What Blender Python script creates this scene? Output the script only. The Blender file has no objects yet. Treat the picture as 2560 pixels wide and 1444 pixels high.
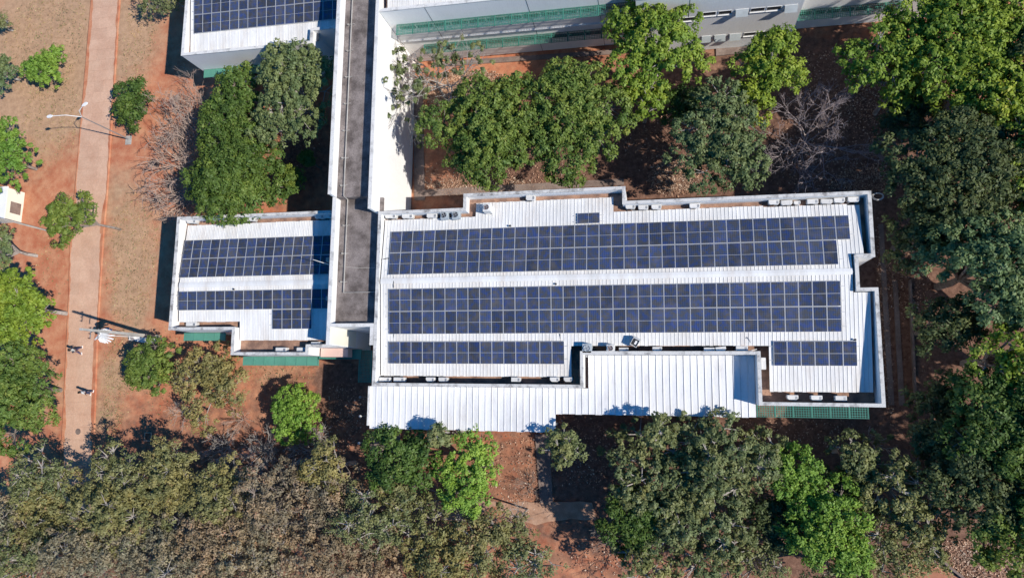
import bpy, bmesh, math, random
import numpy as np
from mathutils import Vector, Matrix, Euler

# ------------------------------------------------------------------ camera, sky, sun
C = bpy.context.scene.collection
sc = bpy.context.scene
CAM_H = 60.0
R_WC = np.array([[0.97996601, 0.01002172, -0.19891252],
                 [0.01777412, 0.99034749, 0.1374625],
                 [0.19837012, -0.13824407, 0.97032874]])   # world -> camera
F_PX = 1740.0
cd = bpy.data.cameras.new('camera'); cam = bpy.data.objects.new('camera', cd); C.objects.link(cam)
cd.sensor_width = 36.0; cd.lens = 36.0 * F_PX / 2560.0; cd.clip_start = 0.5; cd.clip_end = 3000
m3 = Matrix([list(map(float, r)) for r in R_WC]).transposed()
cam.matrix_world = Matrix.Translation((0, 0, CAM_H)) @ m3.to_4x4()
sc.camera = cam

w = bpy.data.worlds.new('World'); sc.world = w; w.use_nodes = True
nt = w.node_tree; bg = nt.nodes['Background']
sky = nt.nodes.new('ShaderNodeTexSky'); sky.sky_type = 'NISHITA'; sky.sun_disc = False
SUN_DIR = Vector((-1.06, 0.28, -1.0)).normalized()
sky.sun_elevation = math.radians(42.6); sky.sun_rotation = math.radians(104.8)
sky.air_density = 1.0; sky.dust_density = 0.0; sky.ozone_density = 6.0
hs = nt.nodes.new('ShaderNodeHueSaturation'); hs.inputs['Saturation'].default_value = 1.3; nt.links.new(sky.outputs[0], hs.inputs['Color']); nt.links.new(hs.outputs[0], bg.inputs[0]); bg.inputs[1].default_value = 0.12
ld = bpy.data.lights.new('sun', 'SUN'); sun = bpy.data.objects.new('sun', ld); C.objects.link(sun)
ld.energy = 5.0; ld.angle = math.radians(0.6); ld.color = (1.0, 0.93, 0.84)
sun.rotation_euler = SUN_DIR.to_track_quat('-Z', 'Y').to_euler(); sun.location = (40, -20, 60)
sc.view_settings.view_transform = 'Standard'; sc.view_settings.look = 'None'
sc.view_settings.exposure = 0.08; sc.view_settings.gamma = 1.0; sc.view_settings.use_curve_mapping = False

# ------------------------------------------------------------------ survey: photo pixel -> place in the world
def W(x, y, z=0.0):
    d = R_WC.T @ np.array([x - 1280.0, 722.0 - y, -F_PX]); t = (z - CAM_H) / d[2]
    return Vector((float(d[0] * t), float(d[1] * t), float(z)))
def WY(x, y, Y):
    d = R_WC.T @ np.array([x - 1280.0, 722.0 - y, -F_PX]); t = Y / d[1]
    return Vector((float(d[0] * t), float(Y), float(CAM_H + d[2] * t)))
def ppm(x, y, z):
    p = W(x, y, z); q = R_WC @ (np.array(p) - np.array([0, 0, CAM_H])); return F_PX / -q[2]

# ------------------------------------------------------------------ object helpers
def tag(o, label=None, cat=None, group=None, kind=None):
    if label: o['label'] = label
    if cat: o['category'] = cat
    if group: o['group'] = group
    if kind: o['kind'] = kind
    return o
def thing(name, label, cat, loc=(0, 0, 0), group=None, rz=0.0):
    o = bpy.data.objects.new(name, None); C.objects.link(o); o.location = loc; o.rotation_euler = (0, 0, rz)
    o.empty_display_size = 0.3
    return tag(o, label, cat, group)
def wloc(o):
    v = Vector((0, 0, 0))
    while o is not None: v = v + Vector(o.location); o = o.parent
    return v
def put(name, me, parent=None, loc=(0, 0, 0), rot=(0, 0, 0), local=False):
    o = bpy.data.objects.new(name, me); C.objects.link(o)
    if parent is not None:
        o.parent = parent; o.location = Vector(loc) if local else Vector(loc) - wloc(parent)
    else: o.location = loc
    o.rotation_euler = rot
    return o

class MB:
    def __init__(s): s.v = []; s.f = []; s.mi = []
    def add(s, vs, fs, m=0):
        n = len(s.v); s.v += [tuple(map(float, q)) for q in vs]; s.f += [tuple(i + n for i in f) for f in fs]; s.mi += [m] * len(fs)
    def box(s, x0, x1, y0, y1, z0, z1, m=0):
        s.add([(x0, y0, z0), (x1, y0, z0), (x1, y1, z0), (x0, y1, z0), (x0, y0, z1), (x1, y0, z1), (x1, y1, z1), (x0, y1, z1)],
              [(0, 3, 2, 1), (4, 5, 6, 7), (0, 1, 5, 4), (1, 2, 6, 5), (2, 3, 7, 6), (3, 0, 4, 7)], m)
    def prism(s, poly, z0, z1, m=0):          # poly counter-clockwise
        n = len(poly)
        s.add([(p[0], p[1], z0) for p in poly] + [(p[0], p[1], z1) for p in poly],
              [tuple(range(n))[::-1], tuple(range(n, 2 * n))] + [(i, (i + 1) % n, n + (i + 1) % n, n + i) for i in range(n)], m)
    def tube(s, a, b, r0, r1=None, n=6, m=0, cap=True):
        a = Vector(a); b = Vector(b); r1 = r0 if r1 is None else r1
        d = b - a
        if d.length < 1e-6: return
        d.normalize(); u = d.orthogonal().normalized(); v = d.cross(u)
        vs = [a + (u * math.cos(2 * math.pi * i / n) + v * math.sin(2 * math.pi * i / n)) * r0 for i in range(n)]
        vs += [b + (u * math.cos(2 * math.pi * i / n) + v * math.sin(2 * math.pi * i / n)) * r1 for i in range(n)]
        fs = [(i, (i + 1) % n, n + (i + 1) % n, n + i) for i in range(n)]
        if cap: fs += [tuple(range(n))[::-1], tuple(range(n, 2 * n))]
        s.add(vs, fs, m)
    def path(s, pts, r0, r1=None, n=5, m=0):
        r1 = r0 if r1 is None else r1; k = len(pts) - 1
        for i in range(k):
            s.tube(pts[i], pts[i + 1], r0 + (r1 - r0) * i / k, r0 + (r1 - r0) * (i + 1) / k, n, m)
    def mesh(s, name, mats, smooth=False, bevel=0):
        me = bpy.data.meshes.new(name); me.from_pydata(s.v, [], s.f)
        for mt in (mats if isinstance(mats, (list, tuple)) else [mats]): me.materials.append(mt)
        me.polygons.foreach_set('material_index', s.mi)
        if bevel:
            b = bmesh.new(); b.from_mesh(me)
            bmesh.ops.bevel(b, geom=list(b.edges), offset=bevel, segments=1, affect='EDGES', clamp_overlap=True); b.to_mesh(me); b.free()
        if smooth: me.polygons.foreach_set('use_smooth', [True] * len(me.polygons))
        me.update(); return me

def grow(b):
    return b
# ------------------------------------------------------------------ materials
MATS = {}
def mat(name, col, rough=0.8, metal=0.0, var=0.12, scale=1.5, col2=None, bump=0.0, bscale=20.0, stretch=(1, 1, 1), fine=0.0, spec=0.5, thr=(0.35, 0.7), obj=False, rnd=0.0, stain=None):
    m = bpy.data.materials.new(name); m.use_nodes = True; n = m.node_tree.nodes; l = m.node_tree.links
    p = n['Principled BSDF']; p.inputs['Roughness'].default_value = rough; p.inputs['Metallic'].default_value = metal
    p.inputs['Specular IOR Level'].default_value = spec
    if obj:
        tc = n.new('ShaderNodeTexCoord'); src = tc.outputs['Object']
    else:
        g = n.new('ShaderNodeNewGeometry'); src = g.outputs['Position']
    mp = n.new('ShaderNodeMapping'); mp.inputs['Scale'].default_value = stretch; l.new(src, mp.inputs[0])
    t = n.new('ShaderNodeTexNoise'); t.inputs['Scale'].default_value = scale; t.inputs['Detail'].default_value = 8; t.inputs['Roughness'].default_value = 0.62
    l.new(mp.outputs[0], t.inputs[0])
    r = n.new('ShaderNodeValToRGB'); r.color_ramp.elements[0].position = thr[0]; r.color_ramp.elements[1].position = thr[1]
    c2 = col2 or tuple(c * (1 - var * 2) for c in col)
    r.color_ramp.elements[0].color = (*c2, 1); r.color_ramp.elements[1].color = (*col, 1)
    l.new(t.outputs[0], r.inputs[0]); out = r.outputs[0]
    if fine > 0:
        t2 = n.new('ShaderNodeTexNoise'); t2.inputs['Scale'].default_value = scale * 14; t2.inputs['Detail'].default_value = 4; l.new(mp.outputs[0], t2.inputs[0])
        mr = n.new('ShaderNodeMapRange'); mr.inputs[1].default_value = 0.3; mr.inputs[2].default_value = 0.7
        mr.inputs[3].default_value = 1 - fine; mr.inputs[4].default_value = 1 + fine * 0.6; l.new(t2.outputs[0], mr.inputs[0])
        mx = n.new('ShaderNodeVectorMath'); mx.operation = 'SCALE'; l.new(out, mx.inputs[0]); l.new(mr.outputs[0], mx.inputs['Scale']); out = mx.outputs[0]
    if stain:
        t4 = n.new('ShaderNodeTexNoise'); t4.inputs['Scale'].default_value = 0.32; t4.inputs['Detail'].default_value = 10; t4.inputs['Roughness'].default_value = 0.72; mp4 = n.new('ShaderNodeMapping'); mp4.inputs['Scale'].default_value = (3.2, 0.8, 1); l.new(src, mp4.inputs[0]); l.new(mp4.outputs[0], t4.inputs[0])
        sr = n.new('ShaderNodeMapRange'); sr.inputs[1].default_value = 0.50; sr.inputs[2].default_value = 0.78; sr.inputs[4].default_value = 0.75; l.new(t4.outputs[0], sr.inputs[0])
        mi = n.new('ShaderNodeMix'); mi.data_type = 'RGBA'; l.new(sr.outputs[0], mi.inputs[0]); l.new(out, mi.inputs[6]); mi.inputs[7].default_value = (*stain, 1); out = mi.outputs[2]
    if rnd > 0:
        oi = n.new('ShaderNodeObjectInfo'); mr = n.new('ShaderNodeMapRange'); mr.inputs[3].default_value = 1 - rnd; mr.inputs[4].default_value = 1.0
        l.new(oi.outputs['Random'], mr.inputs[0]); mx = n.new('ShaderNodeVectorMath'); mx.operation = 'SCALE'
        l.new(out, mx.inputs[0]); l.new(mr.outputs[0], mx.inputs['Scale']); out = mx.outputs[0]
    l.new(out, p.inputs['Base Color'])
    if bump > 0:
        t3 = n.new('ShaderNodeTexNoise'); t3.inputs['Scale'].default_value = bscale; t3.inputs['Detail'].default_value = 5; l.new(mp.outputs[0], t3.inputs[0])
        b = n.new('ShaderNodeBump'); b.inputs['Strength'].default_value = bump; b.inputs['Distance'].default_value = 0.03
        l.new(t3.outputs[0], b.inputs['Height']); l.new(b.outputs[0], p.inputs['Normal'])
    MATS[name] = m; return m

M_wall = mat('white_wall', (0.86, 0.86, 0.84), 0.85, var=0.06, scale=0.6, col2=(0.79, 0.79, 0.78), fine=0.05, thr=(0.25, 0.6), stretch=(1.5, 1.5, 0.35))
M_cop = mat('weathered_coping', (0.62, 0.61, 0.58), 0.9, scale=1.6, col2=(0.20, 0.19, 0.18), fine=0.28, thr=(0.32, 0.52), bump=0.3, bscale=12)
M_copl = mat('pale_coping', (0.70, 0.69, 0.66), 0.9, scale=1.3, col2=(0.36, 0.35, 0.33), fine=0.2, thr=(0.3, 0.5), bump=0.2, bscale=12)
M_cream = mat('cream_wall', (0.82, 0.80, 0.68), 0.85, var=0.03, scale=0.5)
M_pink = mat('pink_slab', (0.72, 0.50, 0.42), 0.85, var=0.05, scale=0.8)
M_slab = mat('dark_roof_slab', (0.25, 0.215, 0.20), 0.9, scale=0.9, col2=(0.10, 0.082, 0.075), fine=0.3, thr=(0.36, 0.60), bump=0.3, bscale=8)
M_gut = mat('gutter_floor', (0.42, 0.25, 0.17), 0.9, scale=1.1, col2=(0.20, 0.12, 0.09), fine=0.2, thr=(0.38, 0.6))
M_roof = mat('white_roof_sheet', (0.80, 0.80, 0.78), 0.5, scale=0.55, col2=(0.66, 0.655, 0.63), fine=0.05, thr=(0.3, 0.62), stretch=(2.0, 0.5, 1), rnd=0.05, spec=0.3, stain=(0.56, 0.49, 0.42))
M_canopy = mat('white_canopy_sheet', (0.80, 0.81, 0.815), 0.5, scale=0.8, col2=(0.68, 0.685, 0.69), fine=0.07, thr=(0.25, 0.55), stretch=(3.0, 0.35, 1), rnd=0.06, spec=0.3, stain=(0.52, 0.50, 0.47))
M_under = mat('roof_underlay', (0.30, 0.29, 0.28), 0.9)
M_rust = mat('rusty_edge', (0.45, 0.22, 0.13), 0.9, scale=3)
M_alu = mat('aluminium_frame', (0.62, 0.63, 0.64), 0.45, metal=0.2, var=0.04)
M_steel = mat('galvanised_steel', (0.42, 0.43, 0.44), 0.5, metal=0.5, var=0.1)
M_ac = mat('ac_white', (0.74, 0.73, 0.70), 0.55, var=0.06, scale=3, rnd=0.16)
M_acg = mat('ac_grey', (0.40, 0.45, 0.48), 0.5, var=0.08, scale=3)
M_dark = mat('dark_grille', (0.03, 0.03, 0.035), 0.6)
M_brown = mat('brown_fan', (0.14, 0.07, 0.055), 0.6)
M_conc = mat('concrete', (0.50, 0.48, 0.44), 0.9, scale=1.2, col2=(0.33, 0.31, 0.28), fine=0.15, bump=0.2)
M_path = mat('path_concrete', (0.66, 0.43, 0.30), 0.92, scale=0.55, col2=(0.56, 0.33, 0.22), fine=0.12, thr=(0.3, 0.65), bump=0.15, rnd=0.10)
M_pave = mat('grey_pavement', (0.30, 0.235, 0.20), 0.92, scale=0.8, col2=(0.17, 0.12, 0.10), fine=0.2)
M_green = mat('green_mesh', (0.06, 0.25, 0.19), 0.6, var=0.12, scale=1.0, rnd=0.15)
M_greenp = mat('pale_green_screen', (0.10, 0.30, 0.22), 0.6, var=0.10, scale=1.0)
M_bark = mat('bark', (0.34, 0.29, 0.25), 0.95, scale=3, col2=(0.17, 0.135, 0.11), fine=0.2)
M_barkl = mat('pale_bark', (0.50, 0.46, 0.42), 0.95, scale=3, col2=(0.28, 0.25, 0.22), fine=0.2)
M_barkt = mat('tan_twigs', (0.50, 0.39, 0.32), 0.95, scale=3, col2=(0.33, 0.235, 0.185), fine=0.2)
M_white = mat('white_paint', (0.80, 0.80, 0.78), 0.6, var=0.05)
M_win = mat('window_glass', (0.05, 0.055, 0.06), 0.12, var=0.2, scale=2, spec=0.6)
M_frost = mat('frosted_pane', (0.42, 0.46, 0.47), 0.3, var=0.1, scale=2)
M_skin = mat('skin', (0.32, 0.17, 0.11), 0.6); M_hair = mat('hair', (0.02, 0.015, 0.012), 0.7)
M_shirtw = mat('white_shirt', (0.72, 0.76, 0.78), 0.9); M_shirtg = mat('grey_shirt', (0.45, 0.47, 0.46), 0.9)
M_jeans = mat('blue_trousers', (0.05, 0.07, 0.16), 0.9); M_jeans2 = mat('indigo_trousers', (0.07, 0.06, 0.14), 0.9); M_bag = mat('dark_backpack', (0.05, 0.05, 0.07), 0.8)
M_black = mat('black_cable', (0.02, 0.02, 0.02), 0.6)

# solar cells: dark cells with blue crystalline patches, fine bus-bar lines
def cell_mat():
    m = bpy.data.materials.new('solar_cells'); m.use_nodes = True; n = m.node_tree.nodes; l = m.node_tree.links; p = n['Principled BSDF']
    p.inputs['Roughness'].default_value = 0.16; p.inputs['Specular IOR Level'].default_value = 0.45
    tc = n.new('ShaderNodeTexCoord'); oi = n.new('ShaderNodeObjectInfo')
    av = n.new('ShaderNodeVectorMath'); av.operation = 'SCALE'; cx = n.new('ShaderNodeCombineXYZ'); l.new(oi.outputs['Random'], cx.inputs[0]); l.new(oi.outputs['Random'], cx.inputs[1])
    l.new(cx.outputs[0], av.inputs[0]); av.inputs['Scale'].default_value = 57.0
    ad = n.new('ShaderNodeVectorMath'); ad.operation = 'ADD'; l.new(tc.outputs['Object'], ad.inputs[0]); l.new(av.outputs[0], ad.inputs[1])
    vo = n.new('ShaderNodeTexVoronoi'); vo.distance = 'CHEBYCHEV'; vo.inputs['Scale'].default_value = 6.4; vo.inputs['Randomness'].default_value = 0.15; l.new(ad.outputs[0], vo.inputs[0])
    no = n.new('ShaderNodeTexNoise'); no.inputs['Scale'].default_value = 2.3; no.inputs['Detail'].default_value = 3; l.new(ad.outputs[0], no.inputs[0])
    mul = n.new('ShaderNodeMath'); mul.operation = 'ADD'
    sep = n.new('ShaderNodeSeparateColor'); l.new(vo.outputs['Color'], sep.inputs[0])
    sm = n.new('ShaderNodeMath'); sm.operation = 'MULTIPLY'; l.new(sep.outputs[0], sm.inputs[0]); sm.inputs[1].default_value = 0.20
    l.new(no.outputs[0], mul.inputs[0]); l.new(sm.outputs[0], mul.inputs[1])
    r = n.new('ShaderNodeValToRGB'); e = r.color_ramp.elements
    e[0].position = 0.48; e[0].color = (0.050, 0.053, 0.060, 1); e[1].position = 0.84; e[1].color = (0.024, 0.048, 0.165, 1)
    x = e.new(0.62); x.color = (0.036, 0.052, 0.095, 1)
    l.new(mul.outputs[0], r.inputs[0])
    # grid of cell gaps
    sx = n.new('ShaderNodeSeparateXYZ'); l.new(tc.outputs['Object'], sx.inputs[0])
    def lines(sock, pitch, width):
        a = n.new('ShaderNodeMath'); a.operation = 'DIVIDE'; l.new(sock, a.inputs[0]); a.inputs[1].default_value = pitch
        b = n.new('ShaderNodeMath'); b.operation = 'FRACT'; l.new(a.outputs[0], b.inputs[0])
        c = n.new('ShaderNodeMath'); c.operation = 'LESS_THAN'; l.new(b.outputs[0], c.inputs[0]); c.inputs[1].default_value = width / pitch; return c.outputs[0]
    g1 = lines(sx.outputs[0], 0.148, 0.012); g2 = lines(sx.outputs[1], 0.153, 0.008)
    mx = n.new('ShaderNodeMath'); mx.operation = 'MAXIMUM'; l.new(g1, mx.inputs[0]); l.new(g2, mx.inputs[1])
    mm = n.new('ShaderNodeMath'); mm.operation = 'MULTIPLY'; l.new(mx.outputs[0], mm.inputs[0]); mm.inputs[1].default_value = 0.55
    mi = n.new('ShaderNodeMix'); mi.data_type = 'RGBA'; l.new(mm.outputs[0], mi.inputs[0]); l.new(r.outputs[0], mi.inputs[6]); mi.inputs[7].default_value = (0.17, 0.165, 0.19, 1)
    mr = n.new('ShaderNodeMapRange'); mr.inputs[3].default_value = 0.78; mr.inputs[4].default_value = 1.3; l.new(oi.outputs['Random'], mr.inputs[0]); vs = n.new('ShaderNodeVectorMath'); vs.operation = 'SCALE'; l.new(mi.outputs[2], vs.inputs[0]); l.new(mr.outputs[0], vs.inputs['Scale'])
    du = n.new('ShaderNodeTexNoise'); du.inputs['Scale'].default_value = 1.3; du.inputs['Detail'].default_value = 6; ge = n.new('ShaderNodeNewGeometry'); l.new(ge.outputs['Position'], du.inputs[0])
    dr = n.new('ShaderNodeMapRange'); dr.inputs[1].default_value = 0.48; dr.inputs[2].default_value = 0.8; dr.inputs[4].default_value = 0.16; l.new(du.outputs[0], dr.inputs[0])
    m2 = n.new('ShaderNodeMix'); m2.data_type = 'RGBA'; l.new(dr.outputs[0], m2.inputs[0]); l.new(vs.outputs[0], m2.inputs[6]); m2.inputs[7].default_value = (0.32, 0.27, 0.23, 1)
    l.new(m2.outputs[2], p.inputs['Base Color']); return m
M_cell = cell_mat()

# ------------------------------------------------------------------ leaves
def leaf_mat(name, a, b, c=None, tr=0.3):
    m = bpy.data.materials.new(name); m.use_nodes = True; n = m.node_tree.nodes; l = m.node_tree.links
    for q in list(n):
        if q.type == 'BSDF_PRINCIPLED': n.remove(q)
    out = [q for q in n if q.type == 'OUTPUT_MATERIAL'][0]
    at = n.new('ShaderNodeAttribute'); at.attribute_name = 'tint'
    r = n.new('ShaderNodeValToRGB'); e = r.color_ramp.elements; e[0].position = 0.0; e[0].color = (*a, 1); e[1].position = 1.0; e[1].color = (*b, 1)
    if c: e[1].position = 0.85; x = e.new(0.97); x.color = (*c, 1)
    l.new(at.outputs['Fac'], r.inputs[0])
    d = n.new('ShaderNodeBsdfDiffuse'); t = n.new('ShaderNodeBsdfTranslucent'); g = n.new('ShaderNodeBsdfGlossy'); g.inputs['Roughness'].default_value = 0.6
    g.inputs['Color'].default_value = (0.9, 0.95, 0.9, 1)
    s = n.new('ShaderNodeMixShader'); s.inputs[0].default_value = tr; s2 = n.new('ShaderNodeMixShader'); s2.inputs[0].default_value = 0.025
    ge = n.new('ShaderNodeNewGeometry'); no = n.new('ShaderNodeTexNoise'); no.inputs['Scale'].default_value = 0.55; no.inputs['Detail'].default_value = 5; l.new(ge.outputs['Position'], no.inputs[0])
    oi = n.new('ShaderNodeObjectInfo'); ma = n.new('ShaderNodeMath'); ma.operation = 'MULTIPLY_ADD'; l.new(oi.outputs['Random'], ma.inputs[0]); ma.inputs[1].default_value = 0.22; l.new(no.outputs[0], ma.inputs[2])
    r2 = n.new('ShaderNodeValToRGB'); r2.color_ramp.elements[0].position = 0.42; r2.color_ramp.elements[0].color = (0.74, 0.84, 0.86, 1); r2.color_ramp.elements[1].position = 0.80; r2.color_ramp.elements[1].color = (1.22, 1.10, 0.95, 1); l.new(ma.outputs[0], r2.inputs[0])
    vm = n.new('ShaderNodeVectorMath'); vm.operation = 'MULTIPLY'; l.new(r.outputs[0], vm.inputs[0]); l.new(r2.outputs[0], vm.inputs[1]); r = vm
    l.new(r.outputs[0], d.inputs[0]); l.new(r.outputs[0], t.inputs[0]); l.new(d.outputs[0], s.inputs[1]); l.new(t.outputs[0], s.inputs[2])
    l.new(s.outputs[0], s2.inputs[1]); l.new(g.outputs[0], s2.inputs[2]); l.new(s2.outputs[0], out.inputs[0]); return m
LM = {
 'mid':   leaf_mat('leaf_mid',   (0.08, 0.145, 0.022), (0.22, 0.30, 0.06), (0.33, 0.36, 0.08)),
 'deep':  leaf_mat('leaf_deep',  (0.05, 0.10, 0.018), (0.13, 0.215, 0.04), (0.20, 0.27, 0.06)),
 'lime':  leaf_mat('leaf_lime',  (0.13, 0.22, 0.02), (0.32, 0.42, 0.05), (0.42, 0.46, 0.09)),
 'bright':leaf_mat('leaf_bright',(0.10, 0.22, 0.025), (0.27, 0.43, 0.07)),
 'sage':  leaf_mat('leaf_sage',  (0.10, 0.15, 0.055), (0.25, 0.31, 0.13)),
 'grey':  leaf_mat('leaf_grey',  (0.12, 0.145, 0.05), (0.27, 0.295, 0.12), (0.36, 0.36, 0.19)),
 'dark':  leaf_mat('leaf_dark',  (0.055, 0.085, 0.03), (0.145, 0.185, 0.07)),
 'teal':  leaf_mat('leaf_teal',  (0.11, 0.17, 0.06), (0.27, 0.35, 0.14)),
 'khaki': leaf_mat('leaf_khaki', (0.17, 0.17, 0.06), (0.37, 0.34, 0.14), (0.42, 0.27, 0.16)),
 'brown': leaf_mat('leaf_brown', (0.22, 0.17, 0.105), (0.43, 0.325, 0.215), (0.52, 0.29, 0.19)),
 'dusty': leaf_mat('leaf_dusty', (0.20, 0.175, 0.11), (0.40, 0.34, 0.23), (0.26, 0.28, 0.12)),
 'olive': leaf_mat('leaf_olive', (0.14, 0.17, 0.06), (0.31, 0.32, 0.14)),
 'ball':  leaf_mat('leaf_ball',  (0.16, 0.30, 0.03), (0.36, 0.53, 0.09)),
 'litter':leaf_mat('dry_leaves', (0.20, 0.10, 0.065), (0.55, 0.35, 0.25), (0.70, 0.55, 0.45), 0.05),
}
def quads_mesh(name, V, tint, material):
    n = V.shape[0]; me = bpy.data.meshes.new(name)
    me.vertices.add(n * 4); me.vertices.foreach_set('co', V.reshape(-1).astype(np.float32))
    me.loops.add(n * 4); me.loops.foreach_set('vertex_index', np.arange(n * 4, dtype=np.int32))
    me.polygons.add(n); me.polygons.foreach_set('loop_start', (np.arange(n) * 4).astype(np.int32))
    try: me.polygons.foreach_set('loop_total', np.full(n, 4, dtype=np.int32))
    except Exception: pass
    a = me.attributes.new('tint', 'FLOAT', 'FACE'); a.data.foreach_set('value', np.clip(tint, 0, 1).astype(np.float32))
    me.materials.append(material); me.update(calc_edges=True); return me
def leaves(rng, cen, rad, K, size, ctint, up=0.5, elong=1.7, droop=0.25):
    N = len(cen); cen = np.repeat(cen, K, 0); rr = np.repeat(rad, K); n = len(cen)
    d = rng.normal(size=(n, 3)); d[:, 2] = d[:, 2] * 0.8 + up * 0.8; d /= np.linalg.norm(d, axis=1, keepdims=True)
    pos = cen + d * (rr * (0.55 + 0.5 * rng.random(n)))[:, None] * np.array([1, 1, 0.7])
    nor = d * 0.7 + rng.normal(size=(n, 3)) * 0.33; nor[:, 2] += 0.35; nor /= np.linalg.norm(nor, axis=1, keepdims=True)
    t = np.cross(nor, rng.normal(size=(n, 3))); t /= np.linalg.norm(t, axis=1, keepdims=True)
    # leaves radiate outward from the clump
    ra = d - nor * np.sum(d * nor, 1, keepdims=True); ra += 0.25 * t; ra /= np.linalg.norm(ra, axis=1, keepdims=True) + 1e-9
    b = np.cross(nor, ra); s = size * (0.7 + 0.6 * rng.random(n)); L = (s * elong * 0.5)[:, None]; Wd = (s * 0.5)[:, None]
    dz = np.zeros((n, 3)); dz[:, 2] = -droop * s
    V = np.stack([pos - ra * L, pos + b * Wd, pos + ra * L + dz, pos - b * Wd], 1)
    tt = np.repeat(ctint, K) * 0.6 + rng.random(n) * 0.4
    return V, tt

KIND = {  # leaf material, clump radius, leaves per clump, leaf size, clumps per m2 of lobe surface, bark
 'mid':   ('mid',   0.34, 30, 0.150, 2.6, M_bark),
 'deep':  ('deep',  0.40, 34, 0.150, 2.8, M_bark),
 'lime':  ('lime',  0.33, 28, 0.160, 2.5, M_barkl),
 'bright':('bright',0.30, 28, 0.140, 3.2, M_bark),
 'round': ('ball',0.20, 18, 0.115, 7.5, M_bark),
 'vivid': ('ball', 0.30, 28, 0.140, 3.0, M_bark),
 'sage':  ('sage',  0.30, 26, 0.145, 2.7, M_barkl),
 'grey':  ('grey',  0.27, 24, 0.150, 2.1, M_barkl),
 'dark':  ('dark',  0.36, 30, 0.150, 2.9, M_bark),
 'teal':  ('teal',  0.34, 30, 0.160, 2.6, M_bark),
 'khaki': ('khaki', 0.34, 26, 0.135, 2.5, M_barkl),
 'brown': ('brown', 0.34, 24, 0.130, 2.3, M_bark),
 'dusty': ('dusty', 0.34, 22, 0.125, 2.3, M_barkl),
 'olive': ('olive', 0.32, 18, 0.120, 2.0, M_barkl),
}
def tree(kind, px, py, rpx, h, label, seed, ax=1.0, ay=1.0, dens=1.0, rot=0.0, cat='tree', name='tree', group=None, trunk_off=(0, 0), nl=None, hf=0.62):
    mk, cr, K, ls, cd_, bark = KIND[kind]; cr *= 1.18; cd_ *= 0.74; K = int(K * 1.45); ls *= 0.9; rng = np.random.default_rng(seed)
    zc = h * hf; c = W(px, py, zc); R = 1.07 * rpx / ppm(px, py, zc)
    base = Vector((c.x + trunk_off[0], c.y + trunk_off[1], 0.0))
    t = thing(name, label, cat, base, group)
    nl = nl or int(6 + R * 2.6)
    cs = []; ca, sa = math.cos(rot), math.sin(rot)
    for i in range(nl):
        d = math.sqrt((i + 0.4) / nl) * 0.74 + rng.normal() * 0.06; a = i * 2.39996 + rng.normal() * 0.35
        rl = R * (0.27 + 0.15 * rng.random()) * (1.1 if i < 2 else 1)
        x = d * R * math.cos(a) * ax; y = d * R * math.sin(a) * ay
        x, y = x * ca - y * sa, x * sa + y * ca
        z = zc + (h - zc - rl * 0.6) * (1 - 0.95 * d * d) + rng.normal() * 0.06 * R - 0.12 * R
        cs.append((x, y, z, rl))
    P = []; RAD = []; TT = []
    for (x, y, z, rl) in cs:
        n = max(6, int(2 * math.pi * rl * rl * cd_ * dens))
        d = rng.normal(size=(n, 3)); d /= np.linalg.norm(d, axis=1, keepdims=True); d[:, 2] = np.where(d[:, 2] < -0.25, -d[:, 2], d[:, 2])
        q = 0.86 + 0.22 * rng.random(n); stray = rng.random(n) < 0.09; q = np.where(stray, q * 1.15, q)
        P.append(np.array([x, y, z]) + d * (rl * q)[:, None] * np.array([1, 1, 0.72])); RAD.append(cr * (0.65 + 0.6 * rng.random(n))); TT.append(np.clip(0.5 + 0.22 * rng.normal() + 0.25 * rng.normal(size=n), 0, 1))
    P = np.concatenate(P); RAD = np.concatenate(RAD); TT = np.concatenate(TT)
    V, tt = leaves(rng, P, RAD, K, ls, TT)
    off = np.array([base.x - c.x, base.y - c.y, 0.0])
    put('crown', quads_mesh('crown', V - off, tt, LM[mk]), t, (0, 0, 0), local=True)
    # trunk and limbs
    m = MB(); tr = 0.05 + 0.022 * h; fk = Vector((-off[0] * 0.4, -off[1] * 0.4, h * 0.34))
    m.path([Vector((0, 0, 0)), Vector((rng.normal() * 0.08, rng.normal() * 0.08, h * 0.17)), fk], tr, tr * 0.7, 7)
    put('trunk', m.mesh('trunk', bark), t, (0, 0, 0), local=True)
    m = MB()
    for (x, y, z, rl) in cs:
        e = Vector((x - off[0], y - off[1], z + rl * (0.5 if kind in ('grey', 'olive', 'sage') else 0.15))); mid = fk.lerp(e, 0.5) + Vector((rng.normal() * 0.15, rng.normal() * 0.15, 0.25 + 0.1 * rng.random()))
        m.path([fk, mid, e], tr * 0.5, tr * 0.2, 5)
    idx = rng.choice(len(P), min(len(P), int(nl * 7)), replace=False)
    for i in idx:
        q = P[i] - off; k = min(cs, key=lambda s: (s[0] - P[i][0]) ** 2 + (s[1] - P[i][1]) ** 2 + (s[2] - P[i][2]) ** 2)
        e = Vector((k[0] - off[0], k[1] - off[1], k[2] + k[3] * 0.15)); m.tube(e, Vector(q), tr * (0.26 if kind in ('grey', 'olive') else 0.17), 0.016, 4, cap=False)
    put('limbs', m.mesh('limbs', bark), t, (0, 0, 0), local=True)
    return t

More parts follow.
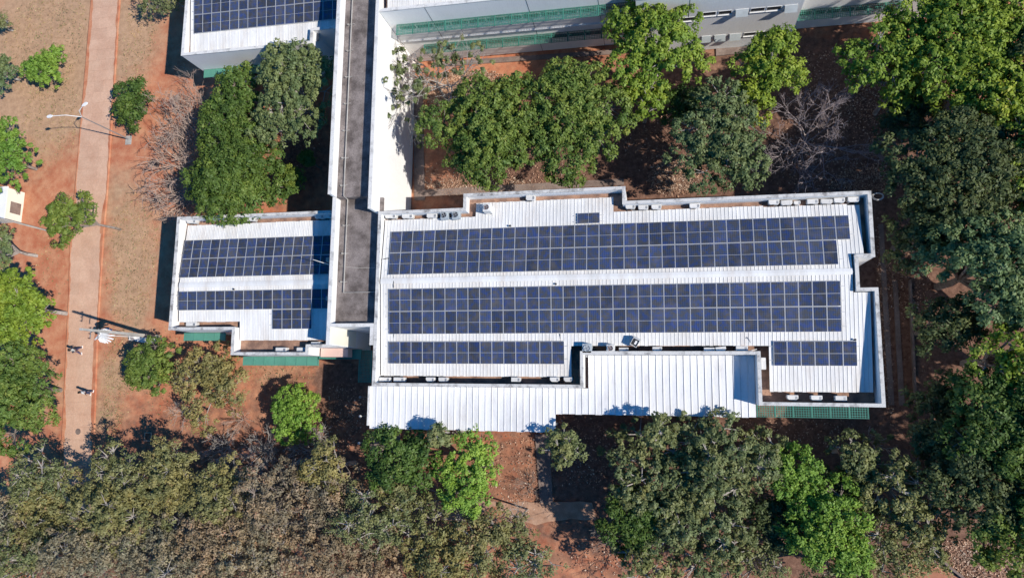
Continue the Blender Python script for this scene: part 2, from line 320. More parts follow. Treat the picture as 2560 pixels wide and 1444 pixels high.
def bare_tree(px, py, rpx, h, label, seed, bark, n0=7, lv=4, leafy=0, leafkind='grey', dirb=(0, 0), flat=0.55, cat='tree', name='bare_tree', r0=0.1, th=0.3):
    rng = random.Random(seed); zc = h * 0.7; c = W(px, py, zc); R = 1.28 * rpx / ppm(px, py, zc)
    t = thing(name, label, cat, (c.x, c.y, 0)); m = MB(); tips = []
    fk = Vector((-dirb[0] * R * 0.4, -dirb[1] * R * 0.4, h * th)); mt = MB(); mt.path([Vector((fk.x, fk.y, 0)), fk], r0 * 1.15, r0 * 0.9, 7)
    put('trunk', mt.mesh('trunk', bark), t, (0, 0, 0), local=True)
    def br(p, d, L, r, k):
        q = p
        for s in range(3):
            d = (d + Vector((rng.gauss(0, 0.16), rng.gauss(0, 0.16), rng.gauss(0.03, 0.1)))).normalized(); e = q + d * (L / 3)
            if e.z > h: e.z = h - rng.random() * 0.3
            m.tube(q, e, r * (1 - s * 0.13), r * (1 - (s + 1) * 0.13), 4 if k < 2 else 3, cap=False); q = e
            if k > 0 and s < 2 and rng.random() < 0.75:
                dd = (d + Vector((rng.gauss(0, 0.65), rng.gauss(0, 0.65), rng.gauss(0.05, 0.35)))).normalized(); br(q, dd, L * 0.55, r * 0.6, k - 1)
        if k > 0:
            for j in range(2 + (rng.random() < 0.5)):
                dd = (d + Vector((rng.gauss(0, 0.45), rng.gauss(0, 0.45), rng.gauss(0.0, 0.3)))).normalized(); br(q, dd, L * 0.66, r * 0.66, k - 1)
        else: tips.append(q.copy())
    for i in range(n0):
        a = 2 * math.pi * (i + rng.random() * 0.7) / n0; d = Vector((math.cos(a) + dirb[0], math.sin(a) + dirb[1], flat + rng.random() * 0.5)).normalized()
        br(fk, d, R * 0.52 * (0.7 + 0.5 * rng.random()), r0 * 0.55, lv - 1)
    put('branches', m.mesh('branches', bark), t, (0, 0, 0), local=True)
    if leafy:
        g = np.random.default_rng(seed); k = g.choice(len(tips), min(len(tips), leafy), replace=False); P = np.array([list(tips[i]) for i in k])
        V, tt = leaves(g, P, np.full(len(P), 0.24), 22, 0.17, g.random(len(P)))
        put('leaves', quads_mesh('leaves', V, tt, LM[leafkind]), t, (0, 0, 0), local=True)
    return t

# ------------------------------------------------------------------ ground
def build_ground():
    n_x, n_y = 240, 166; x0, x1, y0, y1 = -80.0, 40.0, -30.0, 52.0
    xs = np.concatenate([[-500, -200], np.linspace(x0, x1, n_x), [160, 450]]); ys = np.concatenate([[-450, -150], np.linspace(y0, y1, n_y), [200, 500]])
    X, Y = np.meshgrid(xs, ys); rng = np.random.default_rng(5)
    Z = np.zeros_like(X)
    for k in range(14):
        f = 0.25 + k * 0.12; a = rng.random() * 6.28; Z += 0.012 * np.sin(X * f * math.cos(a) + Y * f * math.sin(a) + rng.random() * 6.28)
    Z = Z * (np.abs(X) < 90) - 0.05
    G = np.zeros_like(X)
    spots = [(100, 80, 150, 1), (60, 200, 110, .9), (340, 60, 75, .9), (150, 30, 100, .9), (330, 620, 80, 1.0), (330, 760, 60, .8), (300, 480, 60, .7), (280, 950, 45, .9), (255, 1050, 40, .8), (120, 300, 90, .6),
             (330, 880, 50, .6), (690, 940, 60, .5), (170, 250, 70, .8), (1800, 150, 45, .7), (120, 980, 60, .5), (330, 180, 45, .6)]
    for (px, py, r, a) in spots:
        p = W(px, py, 0); s = r / ppm(px, py, 0); G += a * np.exp(-(((X - p.x) ** 2 + (Y - p.y) ** 2) / (1.6 * s * s)))
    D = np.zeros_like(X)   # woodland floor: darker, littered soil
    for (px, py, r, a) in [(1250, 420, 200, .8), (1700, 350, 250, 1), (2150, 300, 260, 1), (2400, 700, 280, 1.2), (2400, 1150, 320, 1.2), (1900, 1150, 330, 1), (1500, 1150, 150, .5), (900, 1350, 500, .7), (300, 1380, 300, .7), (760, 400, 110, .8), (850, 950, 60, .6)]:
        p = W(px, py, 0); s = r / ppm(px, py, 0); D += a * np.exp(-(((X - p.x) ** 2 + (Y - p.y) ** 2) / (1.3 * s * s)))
    nx, ny = len(xs), len(ys); co = np.stack([X, Y, Z], -1).reshape(-1, 3)
    I = np.arange(nx * ny).reshape(ny, nx); Fq = np.stack([I[:-1, :-1], I[:-1, 1:], I[1:, 1:], I[1:, :-1]], -1).reshape(-1, 4)
    me = bpy.data.meshes.new('ground'); me.vertices.add(len(co)); me.vertices.foreach_set('co', co.reshape(-1).astype(np.float32))
    nf = len(Fq); me.loops.add(nf * 4); me.loops.foreach_set('vertex_index', Fq.reshape(-1).astype(np.int32)); me.polygons.add(nf); me.polygons.foreach_set('loop_start', (np.arange(nf) * 4).astype(np.int32))
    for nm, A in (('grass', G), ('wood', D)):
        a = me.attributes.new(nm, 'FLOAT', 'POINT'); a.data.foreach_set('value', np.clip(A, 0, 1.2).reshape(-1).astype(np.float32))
    me.update(calc_edges=True)
    m = bpy.data.materials.new('red_earth'); m.use_nodes = True; n = m.node_tree.nodes; l = m.node_tree.links; p = n['Principled BSDF']; p.inputs['Roughness'].default_value = 0.95; p.inputs['Specular IOR Level'].default_value = 0.15
    g = n.new('ShaderNodeNewGeometry')
    def noise(s, d=8, r=0.6):
        t = n.new('ShaderNodeTexNoise'); t.inputs['Scale'].default_value = s; t.inputs['Detail'].default_value = d; t.inputs['Roughness'].default_value = r; l.new(g.outputs['Position'], t.inputs[0]); return t.outputs[0]
    def ramp(src, a, b, ca, cb):
        r = n.new('ShaderNodeValToRGB'); r.color_ramp.elements[0].position = a; r.color_ramp.elements[1].position = b
        r.color_ramp.elements[0].color = (*ca, 1); r.color_ramp.elements[1].color = (*cb, 1); l.new(src, r.inputs[0]); return r.outputs[0]
    def mix(f, a, b):
        x = n.new('ShaderNodeMix'); x.data_type = 'RGBA'; l.new(f, x.inputs[0]); l.new(a, x.inputs[6]); l.new(b, x.inputs[7]); return x.outputs[2]
    def math_(op, a, b):
        x = n.new('ShaderNodeMath'); x.operation = op
        for i, q in enumerate((a, b)):
            if isinstance(q, (int, float)): x.inputs[i].default_value = q
            else: l.new(q, x.inputs[i])
        x.use_clamp = True; return x.outputs[0]
    red = ramp(noise(0.8), 0.35, 0.68, (0.44, 0.15, 0.080), (0.58, 0.29, 0.165))
    tan = ramp(noise(1.6, 10, 0.75), 0.32, 0.68, (0.35, 0.215, 0.13), (0.57, 0.365, 0.225))
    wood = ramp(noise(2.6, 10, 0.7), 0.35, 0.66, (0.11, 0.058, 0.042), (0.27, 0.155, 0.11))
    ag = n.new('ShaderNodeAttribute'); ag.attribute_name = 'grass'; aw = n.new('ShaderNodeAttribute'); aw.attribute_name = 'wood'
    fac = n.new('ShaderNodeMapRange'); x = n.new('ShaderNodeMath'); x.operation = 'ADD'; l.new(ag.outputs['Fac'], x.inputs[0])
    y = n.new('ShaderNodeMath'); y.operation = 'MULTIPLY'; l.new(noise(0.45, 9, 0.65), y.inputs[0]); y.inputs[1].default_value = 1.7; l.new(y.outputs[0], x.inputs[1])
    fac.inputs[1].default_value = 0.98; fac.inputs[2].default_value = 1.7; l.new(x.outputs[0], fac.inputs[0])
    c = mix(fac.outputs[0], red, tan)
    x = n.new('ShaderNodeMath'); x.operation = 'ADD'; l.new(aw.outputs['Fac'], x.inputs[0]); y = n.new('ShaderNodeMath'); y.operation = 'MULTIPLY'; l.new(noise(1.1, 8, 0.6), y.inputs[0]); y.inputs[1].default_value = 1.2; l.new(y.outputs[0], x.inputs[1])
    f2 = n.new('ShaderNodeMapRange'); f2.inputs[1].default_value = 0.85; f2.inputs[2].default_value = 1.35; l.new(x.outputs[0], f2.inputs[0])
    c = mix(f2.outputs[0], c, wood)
    # small stones, tufts and dry leaves
    vo = n.new('ShaderNodeTexVoronoi'); vo.inputs['Scale'].default_value = 4.5; l.new(g.outputs['Position'], vo.inputs[0])
    sp = math_('LESS_THAN', vo.outputs['Distance'], 0.13); sp = math_('MULTIPLY', sp, 0.55)
    spc = ramp(vo.outputs['Color'], 0.3, 0.7, (0.09, 0.06, 0.04), (0.55, 0.42, 0.30)); c = mix(sp, c, spc)
    fn = noise(22, 4, 0.7); mr = n.new('ShaderNodeMapRange'); mr.inputs[1].default_value = 0.3; mr.inputs[2].default_value = 0.7; mr.inputs[3].default_value = 0.80; mr.inputs[4].default_value = 1.14; l.new(fn, mr.inputs[0])
    s = n.new('ShaderNodeVectorMath'); s.operation = 'SCALE'; l.new(c, s.inputs[0]); l.new(mr.outputs[0], s.inputs['Scale'])
    l.new(s.outputs[0], p.inputs['Base Color'])
    b = n.new('ShaderNodeBump'); b.inputs['Strength'].default_value = 0.5; b.inputs['Distance'].default_value = 0.05; l.new(noise(9, 6), b.inputs['Height']); l.new(b.outputs[0], p.inputs['Normal'])
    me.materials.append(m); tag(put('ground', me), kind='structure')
build_ground()

# footpath of cast slabs
def build_path():
    L = [(236, -120), (231, 0), (190, 485), (178, 618), (176, 722), (158, 1104), (150, 1300)]; Rr = [(305, -120), (298, 0), (265, 498), (257, 584), (242, 826), (233, 1100), (228, 1300)]
    L = [W(*p, 0) for p in L]; Rr = [W(*p, 0) for p in Rr]
    def at(P, y):
        for a, b in zip(P, P[1:]):
            if a.y >= y >= b.y: return a.x + (b.x - a.x) * (a.y - y) / (a.y - b.y)
        return P[-1].x if y < P[-1].y else P[0].x
    b = MB(); ys = np.arange(-14.0, 45.0, 1.2)
    root = tag(thing('path', None, None, (W(200, 600).x, 12, 0)), kind='structure')
    rng = random.Random(3)
    for i in range(len(ys) - 1):
        ya, yb = ys[i] + 0.005, ys[i + 1] - 0.005
        for k in range(3):
            f0, f1 = k / 3, (k + 1) / 3; q = []
            for (y, f, e) in ((ya, f0, .004), (ya, f1, -.004), (yb, f1, -.004), (yb, f0, .004)):
                xl, xr = at(L, y), at(Rr, y); q.append((xl + (xr - xl) * f + e, y))
            z = 0.062 + rng.random() * 0.004; m = MB(); cx, cy = sum(a for a, _ in q) / 4, sum(b_ for _, b_ in q) / 4
            m.prism([(a - cx, c - cy) for a, c in q], -0.12, 0.0)
            put('slab', m.mesh('slab', M_path), root, (cx, cy, z))
    m = MB()
    for i in range(len(ys) - 1):
        ya, yb = ys[i], ys[i + 1]
        for P, s in ((L, -1), (Rr, 1)):
            xa, xb = at(P, ya), at(P, yb); q = [(xa, ya), (xa + s * 0.10, ya), (xb + s * 0.10, yb), (xb, yb)]
            if s < 0: q = q[::-1]
            m.prism(q, -0.1, 0.075)
    put('kerb', m.mesh('kerb', M_path), root, (0, 0, 0))
    m = MB(); q = [(at(L, ys[0]), ys[0]), (at(Rr, ys[0]), ys[0]), (at(Rr, ys[-1]), ys[-1]), (at(L, ys[-1]), ys[-1])]
    rp = [(at(Rr, y), y) for y in ys]; lp = [(at(L, y), y) for y in ys][::-1]
    m.prism(rp + lp, -0.1, 0.045); put('bedding', m.mesh('bedding', M_path), root, (0, 0, 0))
build_path()

def strip(name, pts, z, mt, th=0.1, kind='structure'):
    m = MB(); P = [W(*p, z) for p in pts]; A = sum(P[i].x * P[(i + 1) % len(P)].y - P[(i + 1) % len(P)].x * P[i].y for i in range(len(P)))
    if A < 0: P = P[::-1]
    c = sum(P, Vector()) / len(P); m.prism([(p.x - c.x, p.y - c.y) for p in P], z - th - 0.15, z)
    return tag(put(name, m.mesh(name, mt), None, (c.x, c.y, 0)), kind=kind)
def drift():
    rg = random.Random(4); m = MB()
    L = [(236, -120), (231, 0), (190, 485), (178, 618), (176, 722), (158, 1104), (150, 1300)]; Rr = [(305, -120), (298, 0), (265, 498), (257, 584), (242, 826), (233, 1100), (228, 1300)]
    for P_, s in ((L, 1), (Rr, -1)):
        P_ = [W(*p, 0) for p in P_]
        for a, b in zip(P_, P_[1:]):
            k = max(2, int((a - b).length / 0.35)); w0 = 0.1
            for i in range(k):
                p = a.lerp(b, i / k); q = a.lerp(b, (i + 1) / k); w1 = max(0.0, min(.3, w0 + rg.uniform(-.09, .085)))
                vs = [(p.x - s * .22, p.y, .02), (p.x + s * w0, p.y, .074), (q.x + s * w1, q.y, .074), (q.x - s * .22, q.y, .02), (p.x - s * .1, p.y, .092), (q.x - s * .1, q.y, .092)]
                m.add(vs, [(0, 4, 5, 3), (4, 1, 2, 5)] if s > 0 else [(0, 3, 5, 4), (4, 5, 2, 1)]); w0 = w1
    tag(put('soil_drift', m.mesh('soil_drift', bpy.data.materials['red_earth'])), kind='structure')
drift()
strip('pavement', [(1337, 1085), (1372, 1085), (1382, 1256), (1350, 1256)], 0.05, M_pave)
rr0 = random.Random(8); up = [(1090 + 30 * k, 1254 + rr0.uniform(-3, 3)) for k in range(14)]; dn = [(1490 - 30 * k, 1302 + rr0.uniform(-7, 12)) for k in range(14)]
strip('pavement', up + dn, 0.02, mat('beaten_track', (0.50, 0.32, 0.22), 0.95, scale=1.2, col2=(0.34, 0.19, 0.12), fine=0.2), th=0.02)
strip('pavement', [(927, 1078), (1000, 1078), (1000, 1140), (925, 1140)], 0.055, M_pave)
strip('pavement', [(1085, 155), (1800, 106), (1800, 116), (1085, 168)], 0.05, M_pave)
strip('pavement', [(1045, 475), (1560, 446), (1560, 462), (1045, 492)], 0.05, M_pave)
strip('pavement', [(1033, 200), (1056, 200), (1062, 500), (1036, 500)], 0.055, M_pave)
strip('pavement', [(2196, 560), (2208, 560), (2236, 1012), (2222, 1012)], 0.05, M_pave)
strip('pavement', [(2232, 700), (2244, 700), (2262, 1012), (2248, 1012)], 0.047, M_pave)
strip('pavement', [(1790, 122), (1980, 108), (1980, 118), (1790, 140)], 0.053, M_pave)
strip('pavement', [(2280, 1400), (2320, 1385), (2420, 1460), (2200, 1500)], 0.03, mat('red_path', (0.46, 0.20, 0.12), 0.95, fine=0.1))

# ------------------------------------------------------------------ buildings
def inset(poly, d):        # ccw polygon
    n = len(poly); out = []
    for i in range(n):
        p0, p1, p2 = Vector(poly[i - 1]), Vector(poly[i]), Vector(poly[(i + 1) % n])
        e1 = (p1 - p0).normalized(); e2 = (p2 - p1).normalized(); n1 = Vector((-e1.y, e1.x)); n2 = Vector((-e2.y, e2.x))
        k = (n1 + n2); k = k / max(1e-6, k.dot(n1)); out.append((p1.x + k.x * d, p1.y + k.y * d))
    return out
def ring_walls(root, poly, z0, z1, th=0.22, cop=0.1, cmat=None, wmat=None, skip=(), over=0.025):
    inn = inset(poly, th); oo = inset(poly, -over); oi = inset(poly, th + over); n = len(poly)
    for i in range(n):
        if i in skip: continue
        j = (i + 1) % n
        m = MB(); m.prism([poly[i], poly[j], inn[j], inn[i]], z0, z1 - cop); put('wall', m.mesh('wall', wmat or M_wall), root)
        m = MB(); m.prism([oo[i], oo[j], oi[j], oi[i]], z1 - cop, z1); put('coping', m.mesh('coping', cmat or M_cop), root)
def floor_slab(root, poly, z, name='gutter_floor', mt=None, th=0.2, d=0.21):
    m = MB(); inn = inset(poly, d); n = len(inn)
    me = bpy.data.meshes.new(name); b = bmesh.new(); vs = [b.verts.new((p[0], p[1], z)) for p in inn]; f = b.faces.new(vs); f.normal_update()
    bmesh.ops.triangulate(b, faces=[f])
    r = bmesh.ops.extrude_face_region(b, geom=list(b.faces)); bmesh.ops.translate(b, verts=[v for v in r['geom'] if isinstance(v, bmesh.types.BMVert)], vec=(0, 0, -th))
    bmesh.ops.recalc_face_normals(b, faces=list(b.faces)); b.to_mesh(me); b.free(); me.materials.append(mt or M_gut); return put(name, me, root)

_sheet = {}
def sheet_mesh(wd, L, sgn, mt, ribs=1, rib_h=0.026):
    key = (round(wd, 3), round(L, 2), sgn, mt.name, ribs)
    if key in _sheet: return _sheet[key]
    prof = [(0.0, 0.0)]; g = 0.010; rw = 0.05; pitch = (wd - g) / ribs
    for k in range(ribs):
        x = k * pitch; hh = rib_h if k == 0 else rib_h * 0.55
        prof += [(x + 0.008, hh), (x + rw - 0.008, hh), (x + rw, 0.0)]
        if k < ribs - 1: prof += [((k + 1) * pitch, 0.0)]
    prof += [(wd - g, 0.0)]
    vs = []; n = len(prof)
    for (x, z) in prof: vs += [(x, 0, z), (x, sgn * L, z)]
    fs = [(2 * i, 2 * i + 2, 2 * i + 3, 2 * i + 1) if sgn > 0 else (2 * i, 2 * i + 1, 2 * i + 3, 2 * i + 2) for i in range(n - 1)]
    me = bpy.data.meshes.new('roof_sheet'); me.from_pydata(vs, [], fs); me.materials.append(mt); me.update(); _sheet[key] = me; return me
def pitched(root, segs, ridge, zr, slope, wd, mt, ribs=1, sides=(1, -1), name='roof', capw=0.22):
    """segs: list of (x0,x1,yN,yS); sheets run from the ridge to the eave"""
    X0 = min(s[0] for s in segs); X1 = max(s[1] for s in segs)
    m = MB()
    for (x0, x1, yn, ys) in segs:
        for s, ye in ((1, yn), (-1, ys)):
            if s not in sides: continue
            L = abs(ye - ridge) - 0.12; z = zr - 0.05; ze = z - L * slope
            a, b_ = (ridge, ridge + s * L); y0, y1 = min(a, b_), max(a, b_); za, zb = (z, ze) if s > 0 else (ze, z)
            m.add([(x0 + .05, y0, za), (x1 - .05, y0, za), (x1 - .05, y1, zb), (x0 + .05, y1, zb), (x0 + .05, y0, za - .15), (x1 - .05, y0, za - .15), (x1 - .05, y1, zb - .15), (x0 + .05, y1, zb - .15)],
                  [(0, 1, 2, 3), (4, 7, 6, 5), (0, 4, 5, 1), (1, 5, 6, 2), (2, 6, 7, 3), (3, 7, 4, 0)])
    roof = put(name, m.mesh(name, M_under), root)
    n = int(round((X1 - X0) / wd)); wd2 = (X1 - X0) / n; ang = math.atan(slope); rng = random.Random(7)
    for i in range(n):
        x = X0 + i * wd2; xc = x + wd2 / 2
        sg = [s for s in segs if s[0] <= xc <= s[1]]
        if not sg: continue
        for s, ye in ((1, sg[0][2]), (-1, sg[0][3])):
            if s not in sides: continue
            L = round(abs(ye - ridge) / math.cos(ang), 2) + (0.02 if rng.random() < 0.4 else 0)
            put('roof_sheet', sheet_mesh(wd2, L, s, mt, ribs), roof, (x, ridge, zr + rng.random() * 0.006), (-ang * s, 0, 0))
    if len(sides) == 2:
        m = MB(); k = capw; zz = zr + 0.065
        prof = [(-k, -k * slope), (-k, -k * slope + .012), (0, 0.02), (k, -k * slope + .012), (k, -k * slope)]
        for a, b_ in zip(prof, prof[1:]):
            m.add([(X0, ridge + a[0], zz + a[1]), (X1, ridge + a[0], zz + a[1]), (X1, ridge + b_[0], zz + b_[1]), (X0, ridge + b_[0], zz + b_[1])], [(0, 1, 2, 3)])
        put('ridge_cap', m.mesh('ridge_cap', mt), roof)
    return roof

# --- main two storey block with the long white roof
main = thing('building', 'long two storey building with white sheet roof carrying the widest rows of solar panels', 'building', (-3, 7, 0))
PT = 8.4
mo = [(-21.62, -0.06), (-5.14, -0.06), (-5.14, 2.40), (7.12, 2.40), (7.12, -1.13), (15.22, -1.13), (15.22, 6.98), (14.05, 6.98), (14.05, 9.16), (15.15, 9.16), (15.15, 13.85), (-1.92, 13.85), (-1.92, 15.0), (-14.52, 15.0), (-14.52, 13.85), (-21.62, 13.85)]
ring_walls(main, mo, 0.0, PT, th=0.20)
# raised shallow gutter deck on the north side, deeper one on the south side
m = MB(); m.box(-21.41, 13.9, 9.2, 13.64, 7.0, 7.35); m.box(13.9, 14.94, 9.38, 13.64, 7.0, 7.35); m.box(-14.31, -2.13, 13.64, 14.79, 7.0, 7.35); put('gutter_floor', m.mesh('gutter_floor', M_gut), main)
m = MB(); m.box(-21.41, -5.35, 0.15, 9.2, 6.6, 6.85); m.box(-5.35, 13.84, 2.61, 9.2, 6.6, 6.85); m.box(7.33, 15.01, -0.92, 2.61, 6.6, 6.85); m.box(13.84, 15.01, 2.61, 6.77, 6.6, 6.85)
put('gutter_floor', m.mesh('gutter_floor', M_gut), main)
RY, RZ, SL = 8.18, 8.2, 0.1
def main_roof():
    segs = [(-21.30, -13.75, 13.28, 0.74), (-13.75, -6.14, 14.42, 0.74), (-6.14, -2.95, 14.42, 3.06), (-2.95, 7.98, 13.24, 3.06), (7.98, 13.72, 13.15, -0.19)]
    r = pitched(main, segs, RY, RZ, SL, 0.272, M_roof)
    # narrow end pieces either side of the notch in the east wall
    ang = math.atan(SL)
    for k in range(3):
        x = 13.73 + k * 0.272
        put('roof_sheet', sheet_mesh(0.272, 3.65, 1, M_roof), r, (x, 9.42, RZ - (9.42 - RY) * SL), (-ang, 0, 0))
    for k in range(4):
        x = 13.73 + k * 0.272
        put('roof_sheet', sheet_mesh(0.272, 6.92, -1, M_roof), r, (x, 6.72, RZ - (RY - 6.72) * SL), (ang, 0, 0))
main_roof()
def zm(y): return RZ - abs(y - RY) * SL

# --- building on the left with its own solar roof
left = thing('building', 'smaller single storey building left of the covered corridor with solar panels on white roof', 'building', (-34, 9, 0))
lo = [(-41.9, 4.62), (-35.66, 4.62), (-35.66, 2.44), (-28.48, 2.44), (-28.48, 3.10), (-25.80, 3.10), (-25.80, 14.77), (-41.9, 14.77)]
ring_walls(left, lo, 0.0, 6.0, th=0.20, skip=(5,), cmat=M_cop)
floor_slab(left, lo, 4.9)
LRY, LRZ, LSL = 8.6, 5.75, 0.1
pitched(left, [(-41.35, -35.3, 14.15, 5.35), (-35.3, -26.1, 14.15, 3.72)], LRY, LRZ, LSL, 0.46, M_roof, ribs=3)
def zl(y): return LRZ - abs(y - LRY) * LSL
m = MB(); m.box(-28.26, -25.75, 2.35, 3.08, 3.2, 4.1); put('ledge', m.mesh('ledge', M_pink), left)

# --- covered corridor spine between the buildings
cor = thing('building', 'tall narrow corridor block with dark flat roof slab between the two solar roofs', 'building', (-24, 18, 0))
def box_part(root, name, x0, x1, y0, y1, z0, z1, mt):
    m = MB(); m.box(x0, x1, y0, y1, z0, z1); return put(name, m.mesh(name, mt), root)
def wall_cop(root, x0, x1, y0, y1, z0, z1, mt=None, cm=None, c=0.1):
    box_part(root, 'wall', x0, x1, y0, y1, z0, z1 - c, mt or M_wall); box_part(root, 'coping', x0 - .025, x1 + .025, y0 - .025, y1 + .025, z1 - c, z1, cm or M_copl)
wall_cop(cor, -25.66, -25.42, 15.27, 60.0, 0, 9.3)             # north part, west wall
wall_cop(cor, -22.16, -21.94, 13.92, 60.0, 0, 9.3)             # north part, east wall
wall_cop(cor, -25.66, -25.42, 3.13, 15.22, 0, 8.4)             # south part, west wall
wall_cop(cor, -25.36, -21.70, 4.58, 4.80, 0, 8.4)              # end wall
wall_cop(cor, -21.95, -21.70, 3.13, 4.52, 0, 8.4)              # short return
box_part(cor, 'wall', -25.413, -25.405, 3.2, 4.55, 3.3, 8.3, M_cream)
box_part(cor, 'roof_slab', -25.41, -21.66, 4.81, 15.3, 7.2, 7.45, M_slab)
box_part(cor, 'roof_slab', -25.41, -22.17, 15.3, 60.0, 7.9, 8.22, M_slab)
box_part(cor, 'step', -25.38, -22.2, 15.24, 15.299, 7.46, 8.225, M_slab)
# conduit on the slab, on little brackets
m = MB(); xp = W(868, 300, 8.4).x
m.tube((xp, 58, 8.42), (xp, 15.3, 8.42), 0.045, n=6); m.tube((xp, 15.3, 8.42), (xp, 15.2, 7.65), 0.045, n=6); yE = W(868, 731, 7.6).y
m.tube((xp, 15.2, 7.65), (xp, yE, 7.65), 0.045, n=6); m.tube((xp, yE, 7.65), (-21.7, yE, 7.65), 0.03, n=6)
cond = tag(put('conduit_pipe', m.mesh('conduit_pipe', M_conc)), 'long grey conduit pipe running along the dark corridor roof slab', 'pipe')
m = MB(); m.tube((-0.28, 0, 0.02), (0.28, 0, 0.02), 0.025, n=4); m.box(-0.34, -0.24, -0.05, 0.05, -0.18, 0.06); m.box(-0.03, 0.03, -0.03, 0.03, -0.18, 0.0); brm = m.mesh('pipe_bracket', M_conc)
for y in list(np.arange(yE + 0.9, 15.0, 2.35)): put('pipe_bracket', brm, cond, (xp, float(y), 7.62))
for y in list(np.arange(16.2, 45.0, 2.35)): put('pipe_bracket', brm, cond, (xp, float(y), 8.39))
def cable(pts, r, label, mt=M_black, name='cable'):
    m = MB(); m.path([Vector(p) for p in pts], r, r, 5); return tag(put(name, m.mesh(name, mt)), label, 'cable')
cable([W(848, 665, 7.50), W(890, 669, 7.50), W(938, 669, 7.50)], 0.02, 'thin pale wire lying across the dark corridor slab', M_conc)
for i, y in enumerate((649, 745)): 
    c = W(822, y, 6.6); m = MB(); m.box(c.x - 0.22, c.x + .02, c.y - 0.17, c.y + 0.17, 6.1, 6.7)
    tag(put('junction_box', m.mesh('junction_box', M_conc)), ['grey junction box on the corridor wall beside the upper antenna', 'grey junction box on the corridor wall above the lower solar row'][i], 'junction box')
a = thing('antenna_mast', 'thin white antenna mast leaning from the corridor wall over the left solar panels', 'antenna', W(823, 660, 6.6))
b0 = W(822, 661, 6.8); m = MB(); m.tube(b0, b0 + Vector((-0.35, 0.05, 2.1)), 0.035, 0.02, 6); put('mast', m.mesh('mast', M_white), a)
m = MB(); m.tube(b0 + Vector((0.25, 0, 0)), b0 + Vector((-0.15, 0, 0)), 0.03, n=5); put('arm', m.mesh('arm', M_steel), a)

# --- north-west building
nw = thing('building', 'white walled building at the top left with solar panels and a green awning', 'building', (-36, 35, 0))
no_ = [(-42.45, 30.0), (-29.3, 30.0), (-29.3, 31.2), (-25.8, 31.2), (-25.8, 56.0), (-42.45, 56.0)]
ring_walls(nw, no_, 0.0, 6.5, th=0.22, skip=(3,), cmat=M_copl); floor_slab(nw, no_, 5.75)
pitched(nw, [(-41.95, -29.0, 56.0 - .5, 30.45), (-29.0, -26.0, 55.5, 31.5)], 38.6, 6.7, 0.1, 0.46, M_roof, ribs=3)
def znw(y): return 6.7 - abs(y - 38.6) * 0.1

# --- north building
nb = thing('building', 'white two storey building at the top with green mesh sunshades and window bay', 'building', (-5, 38, 0))
xb0 = WY(1589, 0, 29.5).x
nbo = [(-21.9, 30.72), (xb0, 30.72), (xb0, 29.5), (11.8, 29.5), (11.8, 30.72), (24.0, 30.72), (24.0, 60.0), (-21.9, 60.0)]
ring_walls(nb, nbo, 0.0, 9.2, th=0.22, skip=(7,), cmat=M_copl); floor_slab(nb, nbo, 8.3)
pitched(nb, [(-21.4, 23.6, 59.5, 31.2)], 40.0, 9.5, 0.1, 0.46, M_roof, ribs=3)
# joints in the rendered wall
m = MB()
for x in (-18.0, -9.6, -3.9, 3.2):
    m.box(x - .015, x + .015, (29.5 if x > xb0 else 30.72) - .012, (29.5 if x > xb0 else 30.72) + .02, 0, 9.08)
put('wall_joint', m.mesh('wall_joint', M_dark), nb)
m = MB(); m.box(-21.85, xb0 - .02, 30.60, 30.73, 3.9, 4.1); put('string_course', m.mesh('string_course', M_wall), nb)

def window(root, px0, px1, py, Y, w_open=None):
    a = WY(px0, py, Y); b = WY(px1, py, Y); x0, x1 = a.x, b.x; z1 = (a.z + b.z) / 2; z0 = z1 - 0.58
    m = MB(); t = 0.04
    m.box(x0, x1, Y - .03, Y - .004, z1 - t, z1); m.box(x0, x1, Y - .03, Y - .004, z0, z0 + t); m.box(x0, x0 + t, Y - .03, Y - .004, z0 + t, z1 - t); m.box(x1 - t, x1, Y - .03, Y - .004, z0 + t, z1 - t)
    m.box(x0 - .03, x1 + .03, Y - .10, Y - .004, z0 - .05, z0 - .001)
    f = put('window', m.mesh('window', M_white), root)
    m = MB(); m.box(x0 + t, x1 - t, Y - .016, Y - .008, z0 + t, z1 - t); put('pane', m.mesh('pane', M_win), f)
    if w_open:
        m = MB(); L = 0.56; an = w_open; q = [(x0 + .03, 0, 0), (x1 - .03, 0, 0), (x1 - .03, -L * math.sin(an), -L * math.cos(an)), (x0 + .03, -L * math.sin(an), -L * math.cos(an))]
        q2 = [(x, y + 0.012, z + .006) for x, y, z in q]; m.add(q + q2, [(3, 2, 1, 0), (4, 5, 6, 7), (0, 1, 5, 4), (1, 2, 6, 5), (2, 3, 7, 6), (3, 0, 4, 7)])
        put('open_sash', m.mesh('open_sash', M_frost), f, Vector((0, Y - .035, z1 - .02)))
s = 3.938
for k, (a, b_) in enumerate([(1015, 1145), (1168, 1300), (1335, 1462), (1487, 1627), (1645, 1790), (1820, 1950)]):
    window(nb, 1500 + a / s, 1500 + b_ / s, (118 - (a - 1015) * 0.088) / s, 29.5, 0.9 if k in (2, 5) else None)
for k, (a, b_) in enumerate([(1000, 1095), (1125, 1240), (1275, 1390), (1420, 1540), (1565, 1690), (1715, 1845)]):
    window(nb, 1500 + a / s, 1500 + b_ / s, (352 - (a - 1015) * 0.082) / s, 29.5, 0.75 if k in (0, 1, 2) else None)
for k, (a, b_) in enumerate([(400, 520), (560, 680), (760, 940)]):
    window(nb, 1500 + a / s, 1500 + b_ / s, (160 - (a - 900) * 0.085) / s, 29.5)

